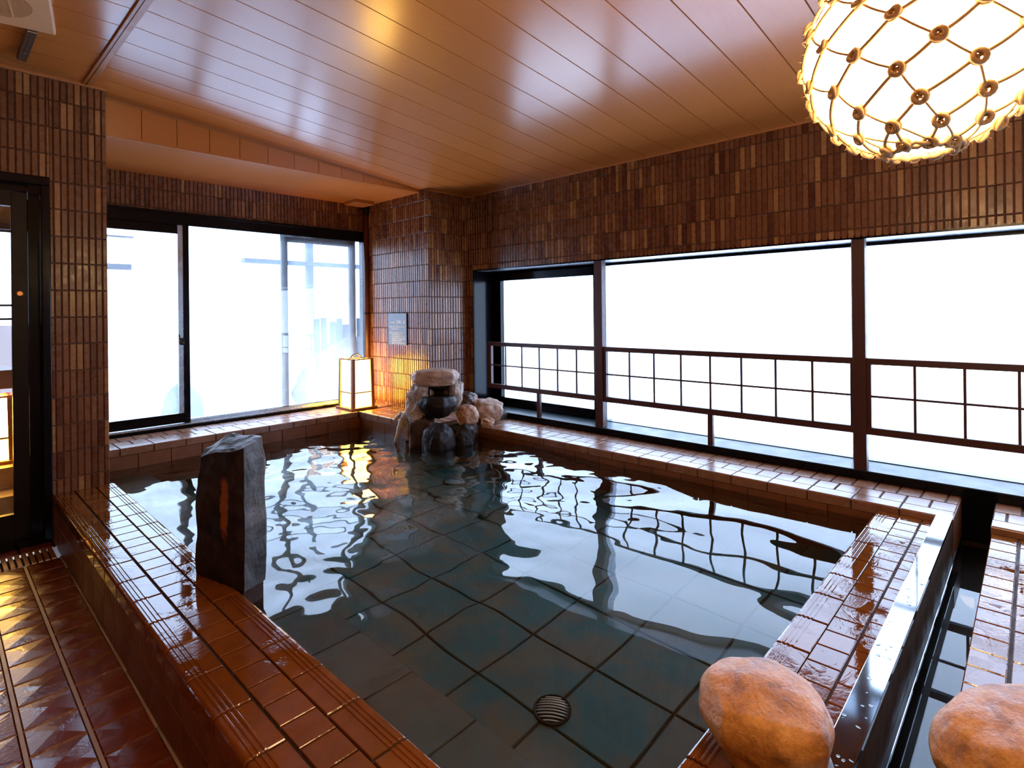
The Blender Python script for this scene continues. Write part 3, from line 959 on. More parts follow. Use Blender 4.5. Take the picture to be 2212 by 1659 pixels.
# drain pipe
pp = empty('drain_pipe', (3.222, 5.165, 0.353))
tag(pp, 'dark red vertical drain pipe in the corner of the bay', 'pipe')
mb = MB(); mb.tube([(3.222, 5.165, 0.353), (3.222, 5.165, 2.36)], 0.027, 16); child(mb, 'pipe', 'pipe_paint', pp, True)
mb = MB(); mb.tube([(3.222, 5.165, 2.33), (3.222, 5.165, 2.392)], 0.032, 16); mb.box(3.165, 3.256, 5.13, 5.20, 2.392, 2.442); child(mb, 'bracket', 'black_matte', pp)
mb = MB(); mb.tube([(3.222, 5.165, 1.285), (3.222, 5.165, 1.30)], 0.0295, 16); child(mb, 'joint_ring', 'black_matte', pp)

# information plaque on the bay side wall
sg = empty('plaque', (XA - 0.014, 4.64, 1.13))
tag(sg, 'small slate blue information plaque on the tiled bay wall', 'sign')
mb = MB(); mb.bbox(XA - 0.0195, XA - 0.0075, 4.485, 4.800, 0.975, 1.290, 0.002); pb = child(mb, 'board', 'sign_blue', sg)
def text_mesh(name, body, size, loc, mat, root):
    cu = bpy.data.curves.new(name, 'FONT')
    cu.body = body; cu.size = size; cu.extrude = 0.0004
    to = bpy.data.objects.new(name, cu); C.objects.link(to)
    to.matrix_world = Matrix.Translation(loc) @ Matrix(((0, 0, -1, 0), (-1, 0, 0, 0), (0, 1, 0, 0), (0, 0, 0, 1)))
    bpy.context.view_layer.update()
    me = bpy.data.meshes.new_from_object(to.evaluated_get(bpy.context.evaluated_depsgraph_get()))
    mw = to.matrix_world.copy()
    bpy.data.objects.remove(to); bpy.data.curves.remove(cu)
    me.materials.clear(); me.materials.append(M[mat])
    o = bpy.data.objects.new(name, me); C.objects.link(o)
    o.matrix_world = mw
    o.parent = root
    o.matrix_parent_inverse = Matrix.Translation(root.location).inverted()
    return o
text_mesh('title', '\u898b\u6674\u30ce\u6e6f', 0.036, (XA - 0.0205, 4.652, 1.190), 'sign_white', sg)
text_mesh('heading', '\u5929\u7136\u6e29\u6cc9', 0.018, (XA - 0.0205, 4.755, 1.192), 'sign_white', sg)
mb = MB()
def glyph_line(y, z, length, h=0.0125):
    a = 0.0
    while a < length:
        w_ = rnd.uniform(0.010, 0.014)
        xx = XA - 0.0205
        y0 = y - a
        for q in range(3):     # three short strokes to a character
            zz = z + h * (0.12 + 0.32 * q)
            yy0 = y0 - rnd.uniform(0, 0.002); yy1 = y0 - w_ + rnd.uniform(0.001, 0.003)
            mb.box(xx, xx + 0.001, yy1, yy0, zz, zz + 0.0022)
        vx = y0 - rnd.uniform(0.3, 0.7) * w_
        mb.box(xx, xx + 0.001, vx - 0.001, vx + 0.001, z, z + h)
        a += w_ + 0.002
glyph_line(4.765, 1.148, 0.026); glyph_line(4.735, 1.148, 0.22); glyph_line(4.735, 1.126, 0.11)
child(mb, 'small_print', 'sign_white', sg)
mb = MB()
glyph_line(4.765, 1.090, 0.036)
for i, L in enumerate((0.19, 0.175, 0.215, 0.215, 0.165, 0.215)):
    glyph_line(4.735, 1.090 - 0.0205 * i, L)
child(mb, 'small_print', 'sign_white', sg)

# slatted drain grate in the floor
gt = empty('drain_grate', (0.1, 3.95, -0.006))
tag(gt, 'slatted wooden drain grate in the floor before the door', 'grate')
mb = MB(); mb.box(-0.6, 0.488, 3.846, 4.054, -0.03, -0.022); child(mb, 'trough', 'drain_hole', gt)
mb = MB()
for i in range(39):
    x0 = 0.480 - i * 0.0276
    mb.bbox(x0 - 0.0195, x0, 3.850, 4.050, -0.018, 0.003, 0.003)
child(mb, 'slats', 'grate_wood', gt)

# drain covers on the pool bottom
def drain(x, y, r, lab):
    e = empty('drain_cover', (x, y, ZP))
    tag(e, lab, 'drain cover', 'drain covers on the pool bottom')
    mb = MB(); mb.lathe([(r * 1.12, 0.0), (r * 1.12, 0.010), (r, 0.014), (r * 0.97, 0.004), (0.0, 0.003)], 32); childl(mb, 'ring', 'drain_hole', e, True)
    mb = MB()
    for i in range(-4, 5):
        xx = i * r * 0.21
        hw = math.sqrt(max(0.0, (r * 0.97) ** 2 - xx * xx))
        pts = []
        for q in range(9):
            yy = -hw + 2 * hw * q / 8
            zz = 0.008 + 0.016 * max(0, 1 - (xx * xx + yy * yy) / (r * r))
            pts.append((xx, yy, zz))
        mb.tube(pts, r * 0.062, 6)
    childl(mb, 'bars', 'drain_metal', e, True)
    return e
d = drain(1.492, 1.238, 0.060, 'round domed drain cover on the pool bottom near the wet rim')
d.rotation_euler.z = 0.6
drain(2.688, 3.156, 0.075, 'dim drain cover on the pool bottom before the fountain')

# ---------------------------------------------------------------- stones
def rock(name, loc, rad, mat, lab, cat='rock', seed=0, sub=5, amp=0.18, freq=1.4, square=0.0, rot=(0, 0, 0), group=None, fine=0.03, fn=None, parent=None):
    bm = bmesh.new()
    bmesh.ops.create_icosphere(bm, subdivisions=sub, radius=1.0)
    off_ = Vector((seed * 3.17, seed * 1.31, seed * 7.7))
    R = Matrix.Rotation(rot[2], 3, 'Z') @ Matrix.Rotation(rot[1], 3, 'Y') @ Matrix.Rotation(rot[0], 3, 'X')
    for v in bm.verts:
        p = v.co.normalized()
        if square:
            m = max(abs(p.x), abs(p.y), abs(p.z))
            q = p / m
            p2 = p.lerp(q, square)
        else:
            p2 = p.copy()
        n = noise.noise(p * freq + off_) * amp + noise.noise(p * freq * 2.7 + off_) * amp * 0.4 + noise.noise(p * freq * 8 + off_) * fine
        p2 = p2 * (1 + n)
        if fn: p2 = fn(p2)
        v.co = R @ Vector((p2.x * rad[0], p2.y * rad[1], p2.z * rad[2]))
    me = bpy.data.meshes.new(name)
    bm.to_mesh(me); bm.free()
    me.materials.append(M[mat])
    me.polygons.foreach_set('use_smooth', [True] * len(me.polygons))
    o = bpy.data.objects.new(name, me); C.objects.link(o)
    o.location = loc
    if parent is not None:
        o.parent = parent
    else:
        tag(o, lab, cat, group)
    return o

# standing stone on the left rim
def slab():
    bm = bmesh.new()
    base = [(0.805, 2.140), (0.733, 2.435), (0.765, 2.490), (0.875, 2.480), (0.915, 2.235), (0.898, 2.180)]
    top = [(0.808, 2.142), (0.742, 2.405), (0.770, 2.455), (0.868, 2.440), (0.912, 2.225), (0.893, 2.178)]
    tz = [0.800, 0.742, 0.755, 0.800, 0.822, 0.822]
    lay = []
    N = 16
    for k in range(N + 1):
        s = k / N
        ring = []
        for i in range(6):
            b = Vector((*base[i], ZR + 0.003)); t = Vector((*top[i], tz[i]))
            p = b.lerp(t, s)
            bulge = math.sin(PI * min(1, s * 1.05)) * 0.010
            cen = Vector((0.825, 2.31, p.z))
            p += (p - cen).normalized() * bulge
            ring.append(p)
        full = []
        for i in range(6):
            a, b = ring[i], ring[(i + 1) % 6]
            m = 8
            for q in range(m):
                full.append(a.lerp(b, q / m))
        lay.append([bm.verts.new(p) for p in full])
    L = len(lay[0])
    for k in range(N):
        for i in range(L):
            fc = bm.faces.new((lay[k][i], lay[k][(i + 1) % L], lay[k + 1][(i + 1) % L], lay[k + 1][i]))
            fc.material_index = 1 if i >= 4 * 8 else 0  # right side takes the colour with window light painted in
    # cap as rings towards the middle
    cen = Vector((0, 0, 0))
    for v in lay[-1]: cen += v.co
    cen /= L
    prev = lay[-1]
    for s in (0.75, 0.5, 0.25):
        cur = [bm.verts.new(v.co.lerp(cen, 1 - s) + Vector((0, 0, 0.006))) for v in lay[-1]]
        for i in range(L):
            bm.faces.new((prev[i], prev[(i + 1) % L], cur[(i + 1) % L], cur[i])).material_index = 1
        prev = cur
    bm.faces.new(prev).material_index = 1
    bm.faces.new(list(reversed(lay[0])))
    # foot that goes down beside the rim on to the step
    foot = [(0.8065, 2.150), (0.8065, 2.47), (0.872, 2.465), (0.910, 2.235), (0.893, 2.186)]
    lo = [bm.verts.new((x, y, 0.001)) for x, y in foot]
    hi = [bm.verts.new((x, y, ZR + 0.03)) for x, y in foot]
    for i in range(5):
        j = (i + 1) % 5
        bm.faces.new((lo[i], lo[j], hi[j], hi[i]))
    bm.faces.new(list(reversed(lo))); bm.faces.new(hi)
    bmesh.ops.recalc_face_normals(bm, faces=bm.faces[:])
    for v in bm.verts:
        if v.co.z > ZR + 0.02:
            p = v.co
            n = noise.noise(p * 9) * 0.011 + noise.noise(p * 27) * 0.004 + noise.noise(p * 70) * 0.0018
            dr = Vector((p.x - 0.825, p.y - 2.31, 0)).normalized()
            v.co = p + dr * n + Vector((0, 0, noise.noise(p * 16 + Vector((5, 5, 5))) * (0.012 if p.z > 0.70 else 0)))
    me = bpy.data.meshes.new('standing_stone')
    bm.to_mesh(me); bm.free()
    me.materials.append(M['stone_slab']); me.materials.append(M['stone_slab_lit'])
    o = bpy.data.objects.new('standing_stone', me); C.objects.link(o)
    return tag(o, 'tall upright dark brown stone slab on the left pool rim', 'stone')
slab()

# big boulders by the camera
def f1(p):
    s = 1.0 + 0.16 * p.z
    p = Vector((p.x, p.y, p.z * (1 + 0.20 * (-0.255 * p.x + 0.967 * p.y)) if p.z > 0 else p.z))
    return Vector((p.x * s + 0.10 * p.z, p.y * s, p.z if p.z > -0.86 else -0.86))
rock('boulder', (1.352, 0.474, 0.333), (0.142, 0.135, 0.088), 'stone_ochre', 'rounded ochre boulder on the near pool rim beside the steel plate', seed=9, sub=6, amp=0.13, freq=0.85, square=0.16, rot=(0, 0, 0.5), fn=f1, fine=0.008)
def f2(p):
    b = math.exp(-((p.x - 0.62) ** 2 + (p.y + 0.25) ** 2 + (p.z - 0.62) ** 2) / 0.16)
    return Vector((p.x, p.y, (p.z if p.z > -0.8 else -0.8) + 0.20 * b))
rock('boulder', (1.608, 0.020, 0.338), (0.200, 0.150, 0.098), 'stone_ochre', 'lumpy ochre boulder beyond the channel at the bottom right corner', seed=12, sub=6, amp=0.15, freq=1.0, square=0.14, rot=(0, 0, -0.2), fn=f2, fine=0.012)

# fountain stones
FG = 'stones of the hot water fountain'
def flatten(lo):
    return lambda p: Vector((p.x, p.y, max(p.z, lo)))
rock('cap_stone', (3.005, 3.755, 0.738), (0.198, 0.15, 0.078), 'stone_pale', 'flat pale cap stone on top of the fountain', seed=21, amp=0.12, freq=1.2, square=0.35, rot=(0, 0, -0.75), fine=0.02)
rock('side_stone', (2.903, 3.830, 0.600), (0.098, 0.098, 0.085), 'stone_crust', 'crusted pale stone under the left of the cap stone', seed=5, amp=0.25, freq=1.7, square=0.3, rot=(0, 0, 0.3), fine=0.06)
rock('side_stone', (3.150, 3.700, 0.585), (0.072, 0.085, 0.115), 'stone_crust', 'white crusted stone under the right of the cap stone', seed=8, amp=0.22, freq=1.5, square=0.3, rot=(0, 0.15, 0.2), fine=0.06)
sp = empty('water_spout', (3.01, 3.70, 0.605))
tag(sp, 'black square spout opening beneath the cap stone', 'spout')
mb = MB()
Rm = Matrix.Translation((3.035, 3.735, 0.620)) @ Matrix.Rotation(math.radians(-43), 4, 'Z')
mb.box(-0.088, 0.088, -0.10, 0.06, -0.048, -0.036, M4=Rm); mb.box(-0.088, 0.088, -0.10, 0.06, 0.032, 0.044, M4=Rm)
mb.box(-0.088, -0.076, -0.10, 0.06, -0.048, 0.044, M4=Rm); mb.box(0.076, 0.088, -0.10, 0.06, -0.048, 0.044, M4=Rm); mb.box(-0.088, 0.088, 0.05, 0.06, -0.048, 0.044, M4=Rm)
child(mb, 'box', 'black_matte', sp)
def bowl(p):
    k = 1.0 if p.z > 0 else 1 + 0.35 * p.z
    return Vector((p.x * k, p.y * k, min(p.z, 0.62)))
rock('bowl_stone', (2.985, 3.690, 0.515), (0.168, 0.155, 0.122), 'stone_wet', 'dark rounded basin stone below the spout', seed=31, amp=0.08, freq=1.4, square=0.25, rot=(0, 0, 0.4), fn=bowl, fine=0.015)
def drape(p):
    w = 0.55 + 0.45 * (1 - abs(p.z))
    return Vector((p.x, p.y * w, p.z))
rock('crust_stone', (2.862, 3.850, 0.475), (0.060, 0.085, 0.130), 'stone_crust', 'pale mineral crust hanging left of the basin stone', seed=14, amp=0.32, freq=2.0, square=0.1, rot=(0.1, 0.15, 0.3), fine=0.08)
# crusted drip fingers running from the crust into the water
mb = MB()
def finger(pts, r0, r1):
    m = len(pts)
    q = []
    rr = []
    for i in range(m - 1):
        for s in range(4):
            t = s / 4
            p = Vector(pts[i]).lerp(Vector(pts[i + 1]), t)
            p += Vector((noise.noise(p * 40), noise.noise(p * 40 + Vector((9, 0, 0))), 0)) * 0.008
            q.append(p); u = (i + t) / (m - 1)
            rr.append((r0 + (r1 - r0) * u) * (1 + 0.3 * noise.noise(p * 60)))
    q.append(Vector(pts[-1])); rr.append(r1)
    mb.tube(q, rr, 9)
finger([(2.835, 3.93, 0.44), (2.80, 3.95, 0.385), (2.775, 3.955, 0.33), (2.745, 3.95, 0.25), (2.72, 3.95, 0.20)], 0.030, 0.012)
finger([(2.835, 3.93, 0.43), (2.825, 3.92, 0.36), (2.815, 3.90, 0.29), (2.81, 3.885, 0.21)], 0.030, 0.014)
finger([(2.815, 3.97, 0.43), (2.785, 4.0, 0.40), (2.76, 4.01, 0.365)], 0.030, 0.012)
finger([(2.85, 3.86, 0.42), (2.84, 3.85, 0.33), (2.835, 3.84, 0.22)], 0.024, 0.012)
tag(mb.build('crust_fingers', 'stone_crust', smooth=True), 'pale root like mineral drips at the left foot of the fountain', 'mineral crust')
rock('foot_stone', (2.885, 3.775, 0.23), (0.090, 0.115, 0.195), 'stone_brown', 'brown upright foot stone at the left of the fountain', seed=17, amp=0.12, freq=1.5, square=0.45, rot=(0, 0, 0.7))
rock('front_boulder', (2.868, 3.545, 0.225), (0.138, 0.125, 0.165), 'stone_wet', 'dark wet boulder in the water before the basin stone', seed=26, amp=0.11, freq=1.1, square=0.22, rot=(0, 0, 0.2))
rock('low_boulder', (3.080, 3.500, 0.20), (0.10, 0.10, 0.155), 'stone_wet', 'low black boulder at the right foot of the fountain', seed=33, amp=0.16, freq=1.4, square=0.2)
rock('round_rock', (3.195, 3.565, 0.408), (0.095, 0.095, 0.092), 'stone_rust', 'round pinkish rock with a rusty underside right of the fountain', seed=41, amp=0.14, freq=1.5, square=0.15)
rock('base_rock', (3.235, 3.600, 0.245), (0.11, 0.09, 0.10), 'stone_brown', 'brown rock beneath the round pinkish rock', seed=44, amp=0.15, freq=1.4, square=0.3)
rock('ledge_rock', (3.490, 3.610, 0.408), (0.135, 0.105, 0.098), 'stone_pale', 'large pale angular rock on the ledge by the window', seed=52, amp=0.2, freq=1.3, square=0.30, rot=(0.1, 0.2, -0.6))
rock('back_rock', (3.300, 3.690, 0.520), (0.068, 0.06, 0.068), 'stone_brown', 'small brown rock behind the round pinkish rock', seed=57, amp=0.18, freq=1.7, square=0.5, rot=(0, 0, 0.2))
rock('back_rock', (3.370, 3.720, 0.475), (0.07, 0.06, 0.085), 'stone_pale', 'grey pale rock between the brown rock and the large ledge rock', seed=61, amp=0.2, freq=1.7, square=0.3)
rock('stone_chip', (3.380, 3.505, 0.325), (0.062, 0.05, 0.040), 'stone_rust', 'small rusty stone chip under the large ledge rock', seed=66, amp=0.25, freq=1.8, square=0.3)

# ---------------------------------------------------------------- paper lantern on the bay ledge
def lantern(x0, y0, z0, sx, sy, h, label, root_name='paper_lantern', rz=0.0, handle=True):
    e = empty(root_name, (x0 + sx / 2, y0 + sy / 2, z0), rz)
    tag(e, label, 'lantern')
    hx, hy = sx / 2, sy / 2
    mb = MB(); mb.bbox(-hx - 0.035, hx + 0.035, -hy - 0.035, hy + 0.035, 0.0, 0.022, 0.003); childl(mb, 'base', 'lamp_wood', e)
    tp = 0.93
    for sxx in (-1, 1):
        for syy in (-1, 1):
            mb = MB()
            w_ = 0.016
            n = len(mb.v)
            for z, k in ((0.022, 1.0), (h, tp)):
                cx, cy = sxx * hx * k, syy * hy * k
                mb.v += [(cx - w_, cy - w_, z), (cx + w_, cy - w_, z), (cx + w_, cy + w_, z), (cx - w_, cy + w_, z)]
            for i in range(4):
                j = (i + 1) % 4
                mb.face((n + i, n + j, n + 4 + j, n + 4 + i))
            mb.face((n, n + 3, n + 2, n + 1)); mb.face((n + 4, n + 5, n + 6, n + 7))
            childl(mb, 'post', 'lamp_wood', e)
    zs = 0.165
    def kz(z): return 1 + (tp - 1) * (z - 0.022) / (h - 0.022)
    for ax in range(4):
        for (za, zb, mt, nm) in ((0.024, zs - 0.006, 'lamp_paper_low', 'lower_panel'), (zs + 0.006, h - 0.012, 'lamp_paper', 'upper_panel')):
            mb = MB()
            pts = []
            for z in (za, zb):
                k = kz(z)
                a, b = hx * k - 0.014, hy * k - 0.014
                if ax == 0: pts.append(((-a, -hy * k, z), (a, -hy * k, z)))
                if ax == 1: pts.append(((hx * k, -b, z), (hx * k, b, z)))
                if ax == 2: pts.append(((a, hy * k, z), (-a, hy * k, z)))
                if ax == 3: pts.append(((-hx * k, b, z), (-hx * k, -b, z)))
            inn = Vector(((0, 1, 0), (-1, 0, 0), (0, -1, 0), (1, 0, 0))[ax]) * 0.004
            mb.quad(pts[0][0], pts[0][1], pts[1][1], pts[1][0])
            mb.quad(Vector(pts[0][0]) + inn, Vector(pts[0][1]) + inn, Vector(pts[1][1]) + inn, Vector(pts[1][0]) + inn)
            childl(mb, nm, mt, e)
    for z, nm in ((zs, 'crossbar'), (h - 0.008, 'top_bar')):
        k = kz(z)
        mb = MB()
        a, b = hx * k, hy * k
        for q in ((-a, a, -b - 0.005, -b + 0.007), (-a, a, b - 0.007, b + 0.005), (-a - 0.005, -a + 0.007, -b, b), (a - 0.007, a + 0.005, -b, b)):
            mb.box(q[0], q[1], q[2], q[3], z - 0.006, z + 0.006)
        childl(mb, nm, 'lamp_wood', e)
    mb = MB()
    mb.lathe([(0.0, 0.17), (0.018, 0.178), (0.03, 0.20), (0.03, 0.215), (0.018, 0.238), (0.0, 0.246)], 16)
    childl(mb, 'bulb', 'bulb', e, True)
    mb = MB(); mb.tube([(0, 0, 0.02), (0, 0, 0.175)], 0.012, 8); childl(mb, 'socket', 'iron', e, True)
    if handle:
        mb = MB()
        mb.tube([(-0.075, -0.02, h - 0.005), (-0.055, -0.01, h + 0.022), (-0.015, 0.0, h + 0.040), (0.02, 0.0, h + 0.042), (0.05, 0.005, h + 0.022), (0.065, 0.01, h - 0.005)], 0.0065, 8)
        mb.tube([(-0.095, 0.0, h - 0.004), (0.095, 0.0, h - 0.004)], 0.006, 6)
        childl(mb, 'handle', 'iron', e, True)
    return e
lantern(2.832, 4.800, ZBL, 0.215, 0.235, 0.495, 'lit paper lantern with wooden frame on the bay ledge corner')

# ---------------------------------------------------------------- glass globe in a rope net
GC = Vector((1.334, 0.161, 1.800)); GR = 0.197
gl = empty('globe_lamp', GC)
tag(gl, 'large glowing glass globe lamp hung in a knotted rope net', 'lamp')
mb = MB()
prof = []
for i in range(33):
    a = -PI / 2 + PI * i / 32
    prof.append((GR * math.cos(a), GR * math.sin(a)))
mb.lathe(prof, 64); childl(mb, 'globe', 'globe_light', gl, True)
rings = [(-72, 18.0 + 183), (-56.5, 201), (-42, 187), (-27, 211), (-14.3, 195), (-2.0, 180 + 33), (10.5, 198), (22.5, 216), (35, 198), (48, 216), (61, 198), (73, 216)]
N = 10
def sp_pt(lat, lon, r):
    la, lo = math.radians(lat), math.radians(lon)
    return Vector((math.cos(la) * math.cos(lo), math.cos(la) * math.sin(lo), math.sin(la))) * r
mb = MB()
Rr = GR + 0.004
knots = []
r2 = random.Random(4)
for i, (lat, lon0) in enumerate(rings):
    ln = lon0 if i % 1 == 0 else lon0
    knots.append([(lat + r2.uniform(-1.2, 1.2), lon0 + 36 * k + r2.uniform(-2, 2)) for k in range(N)])
def arc(a, b, r, n=7, sag=0.0):
    pts = []
    for q in range(n + 1):
        t = q / n
        la = a[0] + (b[0] - a[0]) * t - sag * math.sin(PI * t); lo = a[1] + (b[1] - a[1]) * t
        pts.append(sp_pt(la, lo, r + 0.002 * math.sin(PI * t)))
    return pts
for i in range(len(rings) - 1):
    for k in range(N):
        a = knots[i][k]
        cands = []
        for q in range(N):
            b = knots[i + 1][q]
            dl = ((b[1] - a[1] + 180) % 360) - 180
            cands.append((abs(dl), dl, b[0]))
        cands.sort()
        for _, dl, bl in cands[:2]:
            mb.tube(arc(a, (bl, a[1] + dl), Rr, sag=1.2), 0.0022 + 0.0012 * (dl > 0), 6)
for i in range(len(rings)):          # knots: two loops and a core
    for (lat, lon) in knots[i]:
        c = sp_pt(lat, lon, Rr + 0.004)
        nrm = c.normalized()
        t1 = nrm.cross(Vector((0, 0, 1))).normalized(); t2 = nrm.cross(t1)
        kr = 0.0105
        for ph in (0.0, 1.2):
            ax1 = t1 * math.cos(ph) + t2 * math.sin(ph)
            ax2 = (t2 * math.cos(ph) - t1 * math.sin(ph)) * 0.8 + nrm * 0.6
            mb.tube([c + ax1 * kr * math.cos(2 * PI * q / 12) + ax2 * kr * math.sin(2 * PI * q / 12) for q in range(12)], 0.0046, 6, closed=True)
for lat in (-75.5, 76):              # gathering ropes
    mb.tube([sp_pt(lat + 1.5 * math.sin(9 * q), 360 * q / 40, Rr + 0.004 + 0.002 * math.sin(5 * q)) for q in range(40)], 0.0055, 8, closed=True)
    mb.tube([sp_pt(lat + 3 + 1.5 * math.sin(7 * q), 360 * q / 40, Rr + 0.006 + 0.002 * math.sin(4 * q)) for q in range(40)], 0.004, 6, closed=True)
for q in range(900):                 # loose fibres
    i = r2.randrange(len(rings) - 1); k = r2.randrange(N)
    a = knots[i][k]
    lat = a[0] + r2.uniform(-1, 13); lon = a[1] + r2.uniform(-18, 18)
    p = sp_pt(lat, lon, Rr) if q % 3 == 0 else sp_pt(a[0], a[1], Rr + 0.006)
    d = (p.normalized() * r2.uniform(0.2, 1) + Vector((r2.uniform(-1, 1), r2.uniform(-1, 1), r2.uniform(-1, 1)))).normalized()
    L = r2.uniform(0.006, 0.018)
    mb.tube([p, p + d * L * 0.5 + Vector((0, 0, 0.001)), p + d * L], 0.00045, 3)
childl(mb, 'rope_net', 'rope', gl, True)
mb = MB()
ztop = zceil(GC.x) - GC.z
mb.tube([(0, 0, GR * 0.98), (0.004, 0.002, GR + 0.12), (0, 0, ztop - 0.03)], 0.008, 8)
for k in range(8):
    a = 2 * PI * k / 8
    mb.tube([sp_pt(74, 360 * k / 8, Rr + 0.004), Vector((0.012 * math.cos(a), 0.012 * math.sin(a), GR + 0.07))], 0.0035, 6)
childl(mb, 'hanging_rope', 'rope', gl, True)
mb = MB(); mb.lathe([(0.0, ztop - 0.035), (0.05, ztop - 0.035), (0.055, ztop - 0.02), (0.055, ztop), (0.0, ztop)], 24); childl(mb, 'ceiling_rose', 'lamp_wood', gl)

# ---------------------------------------------------------------- the terrace outside
mb = MB()
mb.box(-3.0, 16, YB + 0.35, 16, -0.4, 0.10)
mb.box(XW + 1.2, 30, -14, YB + 0.35, -2.2, -2.0)
struct(mb.build('ground_outside', 'snow'), 'snow covered ground outside')
mb = MB()
mb.box(-0.9, 0.46, YB - 0.5, YB + 0.8, -0.4, 0.345)
mb.box(-0.9, 0.46, YB - 0.72, YB - 0.50, -0.4, 0.215)
mb.box(-0.9, 0.46, YF + 0.16, YB - 0.72, -0.4, 0.02)
struct(mb.build('terrace_step', 'terrace_tile'), 'tiled step outside the glass door')
lantern(0.185, YB - 0.36, 0.345, 0.20, 0.20, 0.44, 'lit paper lantern on the tiled step outside the glass door', handle=False)
mb = MB()
mb.bbox(0.065, 0.455, YB - 0.42, YB - 0.02, 0.835, 0.955, 0.004)
for x_ in (0.09, 0.44): mb.box(x_ - 0.02, x_ + 0.012, YB - 0.08, YB - 0.03, 0.345, 0.84)
tag(mb.build('wooden_shelf', 'lamp_wood'), 'wooden shelf above the lantern outside the glass door', 'shelf')
mb = MB()
mb.box(-1.2, 0.06, YF + 0.17, 6.9, -0.4, 2.8)  # unseen block added to keep sky light out of the door
mb.box(-0.9, 0.50, YF + 0.13, YF + 0.60, 2.12, 2.2)  # roof added overhead to cut the sky light
mb.box(0.06, 0.60, 6.70, 6.76, -0.4, 1.22, 1)  # pale panel added to stand before the brighter sky
struct(mb.build('outside_sky_block', ['post_paint', 'snow']), 'added walls outside the glass door, holding back sky light')
mb = MB(); mb.box(0.06, 0.49, YF + 0.55, YF + 0.62, 1.85, 2.05)
tag(mb.build('eave_board', 'fence_wood'), 'dark eave board seen at the top of the door glass', 'eave board')
# posts, beams, fence and rocks in the steam
mb = MB(); mb.box(3.78, 3.87, 7.6, 7.68, 0.098, 2.40); mb.box(5.4, 5.48, 7.6, 7.68, 0.098, 2.7)
mb.box(2.9, 6.4, 7.58, 7.70, 1.98, 2.04)
tag(mb.build('pergola', 'post_paint'), 'blue grey pergola post and beam faint in the steam', 'pergola')
fe = empty('bamboo_fence', (4.3, 7.2, 0.1))
tag(fe, 'bluish vertical pole fence behind the lantern outside', 'fence')
for i in range(13):
    x_ = 3.60 + 0.11 * i
    h_ = 1.18 + 0.05 * math.sin(i * 2.1) + (0.10 if i % 4 == 2 else 0)
    mb = MB(); mb.tube([(x_, 7.2, 0.098), (x_ + rnd.uniform(-.02, .02), 7.2, h_)], 0.045, 10); child(mb, 'pole', 'fence_wood', fe, True)
mb = MB(); mb.tube([(3.55, 7.15, 0.86), (5.0, 7.15, 0.9)], 0.02, 8); child(mb, 'cross_pole', 'fence_wood', fe, True)
rock('terrace_boulder', (1.86, 6.55, 0.28), (0.19, 0.19, 0.30), 'terrace_rock', 'dark rounded boulder in the steam behind the window mullion', seed=71, amp=0.12, freq=1.2)
rock('terrace_boulder', (1.44, 6.60, 0.17), (0.20, 0.2, 0.17), 'snow', 'low snowy mound left of the dark terrace boulder', seed=73, amp=0.2)
rock('terrace_boulder', (4.25, 6.75, 0.30), (1.05, 0.34, 0.72), 'terrace_rock', 'bluish rock outside the window behind the lantern', seed=75, amp=0.2)
rock('snow_mound', (1.25, 7.3, 0.25), (0.5, 0.4, 0.35), 'snow', 'snow mound outside at the left of the bay window', 'snow', seed=77, amp=0.25)
rock('snow_mound', (2.6, 8.6, 0.2), (1.0, 0.6, 0.5), 'snow', 'wide snow mound far outside the bay window', 'snow', seed=79, amp=0.25)
mb = MB()
mb.box(0.95, 1.05, 6.45, 6.55, 0.098, 2.10)
mb.box(0.80, 1.40, 6.46, 6.54, 1.745, 1.80); mb.box(0.80, 1.42, 6.46, 6.54, 2.060, 2.075)
tag(mb.build('outdoor_rack', 'post_paint'), 'blue grey bars outside at the upper left of the bay window', 'rack')

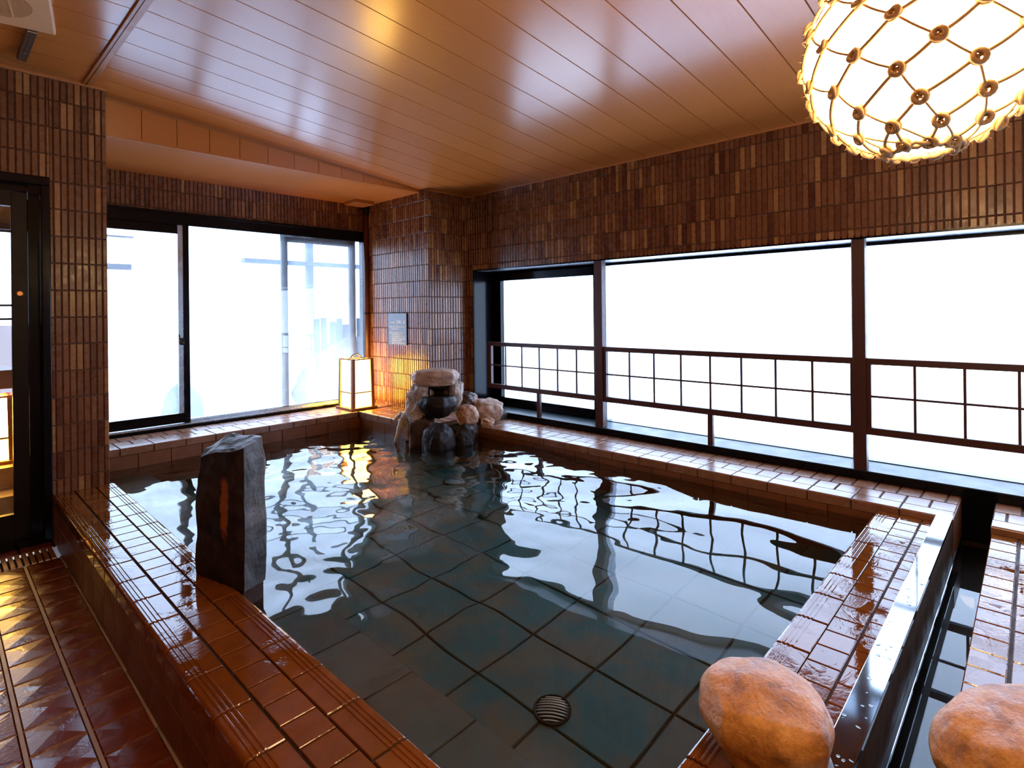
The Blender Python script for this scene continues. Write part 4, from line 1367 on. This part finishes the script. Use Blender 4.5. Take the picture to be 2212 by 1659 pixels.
# ---------------------------------------------------------------- world, camera
w_ = bpy.data.worlds.new('sky'); bpy.context.scene.world = w_
w_.use_nodes = True
nt = w_.node_tree
bg = nt.nodes['Background']
bg.inputs['Color'].default_value = (0.52, 0.695, 1.0, 1)
bg.inputs['Strength'].default_value = 8.6

ld = bpy.data.lights.new('room_fill', 'POINT'); ld.energy = 22; ld.color = (1.0, 0.66, 0.36); ld.shadow_soft_size = 0.18  # added warm fill light behind the camera, no fitting
lo = bpy.data.objects.new('room_fill', ld); C.objects.link(lo); lo.location = (0.35, -0.95, 1.85)
ld2 = bpy.data.lights.new('left_fill', 'POINT'); ld2.energy = 26; ld2.color = (1.0, 0.62, 0.32); ld2.shadow_soft_size = 0.15  # second added fill, unseen, warms the floor and rim on the left
lo2 = bpy.data.objects.new('left_fill', ld2); C.objects.link(lo2); lo2.location = (-0.35, 0.55, 2.25)
ROLL = 26 / 2403.0
YAW = math.radians(46.61)
F = Vector((math.sin(YAW), math.cos(YAW), 0.0))
Rg = Vector((math.cos(YAW), -math.sin(YAW), 0.0))
U = Vector((0, 0, 1))
R_ = Rg * math.cos(ROLL) - U * math.sin(ROLL)
U_ = Rg * math.sin(ROLL) + U * math.cos(ROLL)
cam = bpy.data.cameras.new('camera')
co = bpy.data.objects.new('camera', cam); C.objects.link(co)
co.matrix_world = Matrix(((R_.x, U_.x, -F.x, 0), (R_.y, U_.y, -F.y, 0), (R_.z, U_.z, -F.z, EYE), (0, 0, 0, 1)))
cam.sensor_width = 36.0
cam.sensor_fit = 'HORIZONTAL'
cam.lens = 36.0 * 1199.0 / 2212.0
cam.shift_y = -(829.5 - 672.0) / 2212.0
cam.clip_start = 0.02
sc = bpy.context.scene
sc.camera = co
sc.view_settings.view_transform = 'Standard'
sc.view_settings.look = 'None'
sc.view_settings.gamma = 1.0
sc.view_settings.use_curve_mapping = False
sc.view_settings.exposure = 0.0
sc.cycles.adaptive_threshold = 0.02
sc.cycles.max_bounces = 8
sc.cycles.diffuse_bounces = 3
sc.cycles.glossy_bounces = 4
sc.cycles.transmission_bounces = 6
sc.cycles.transparent_max_bounces = 8
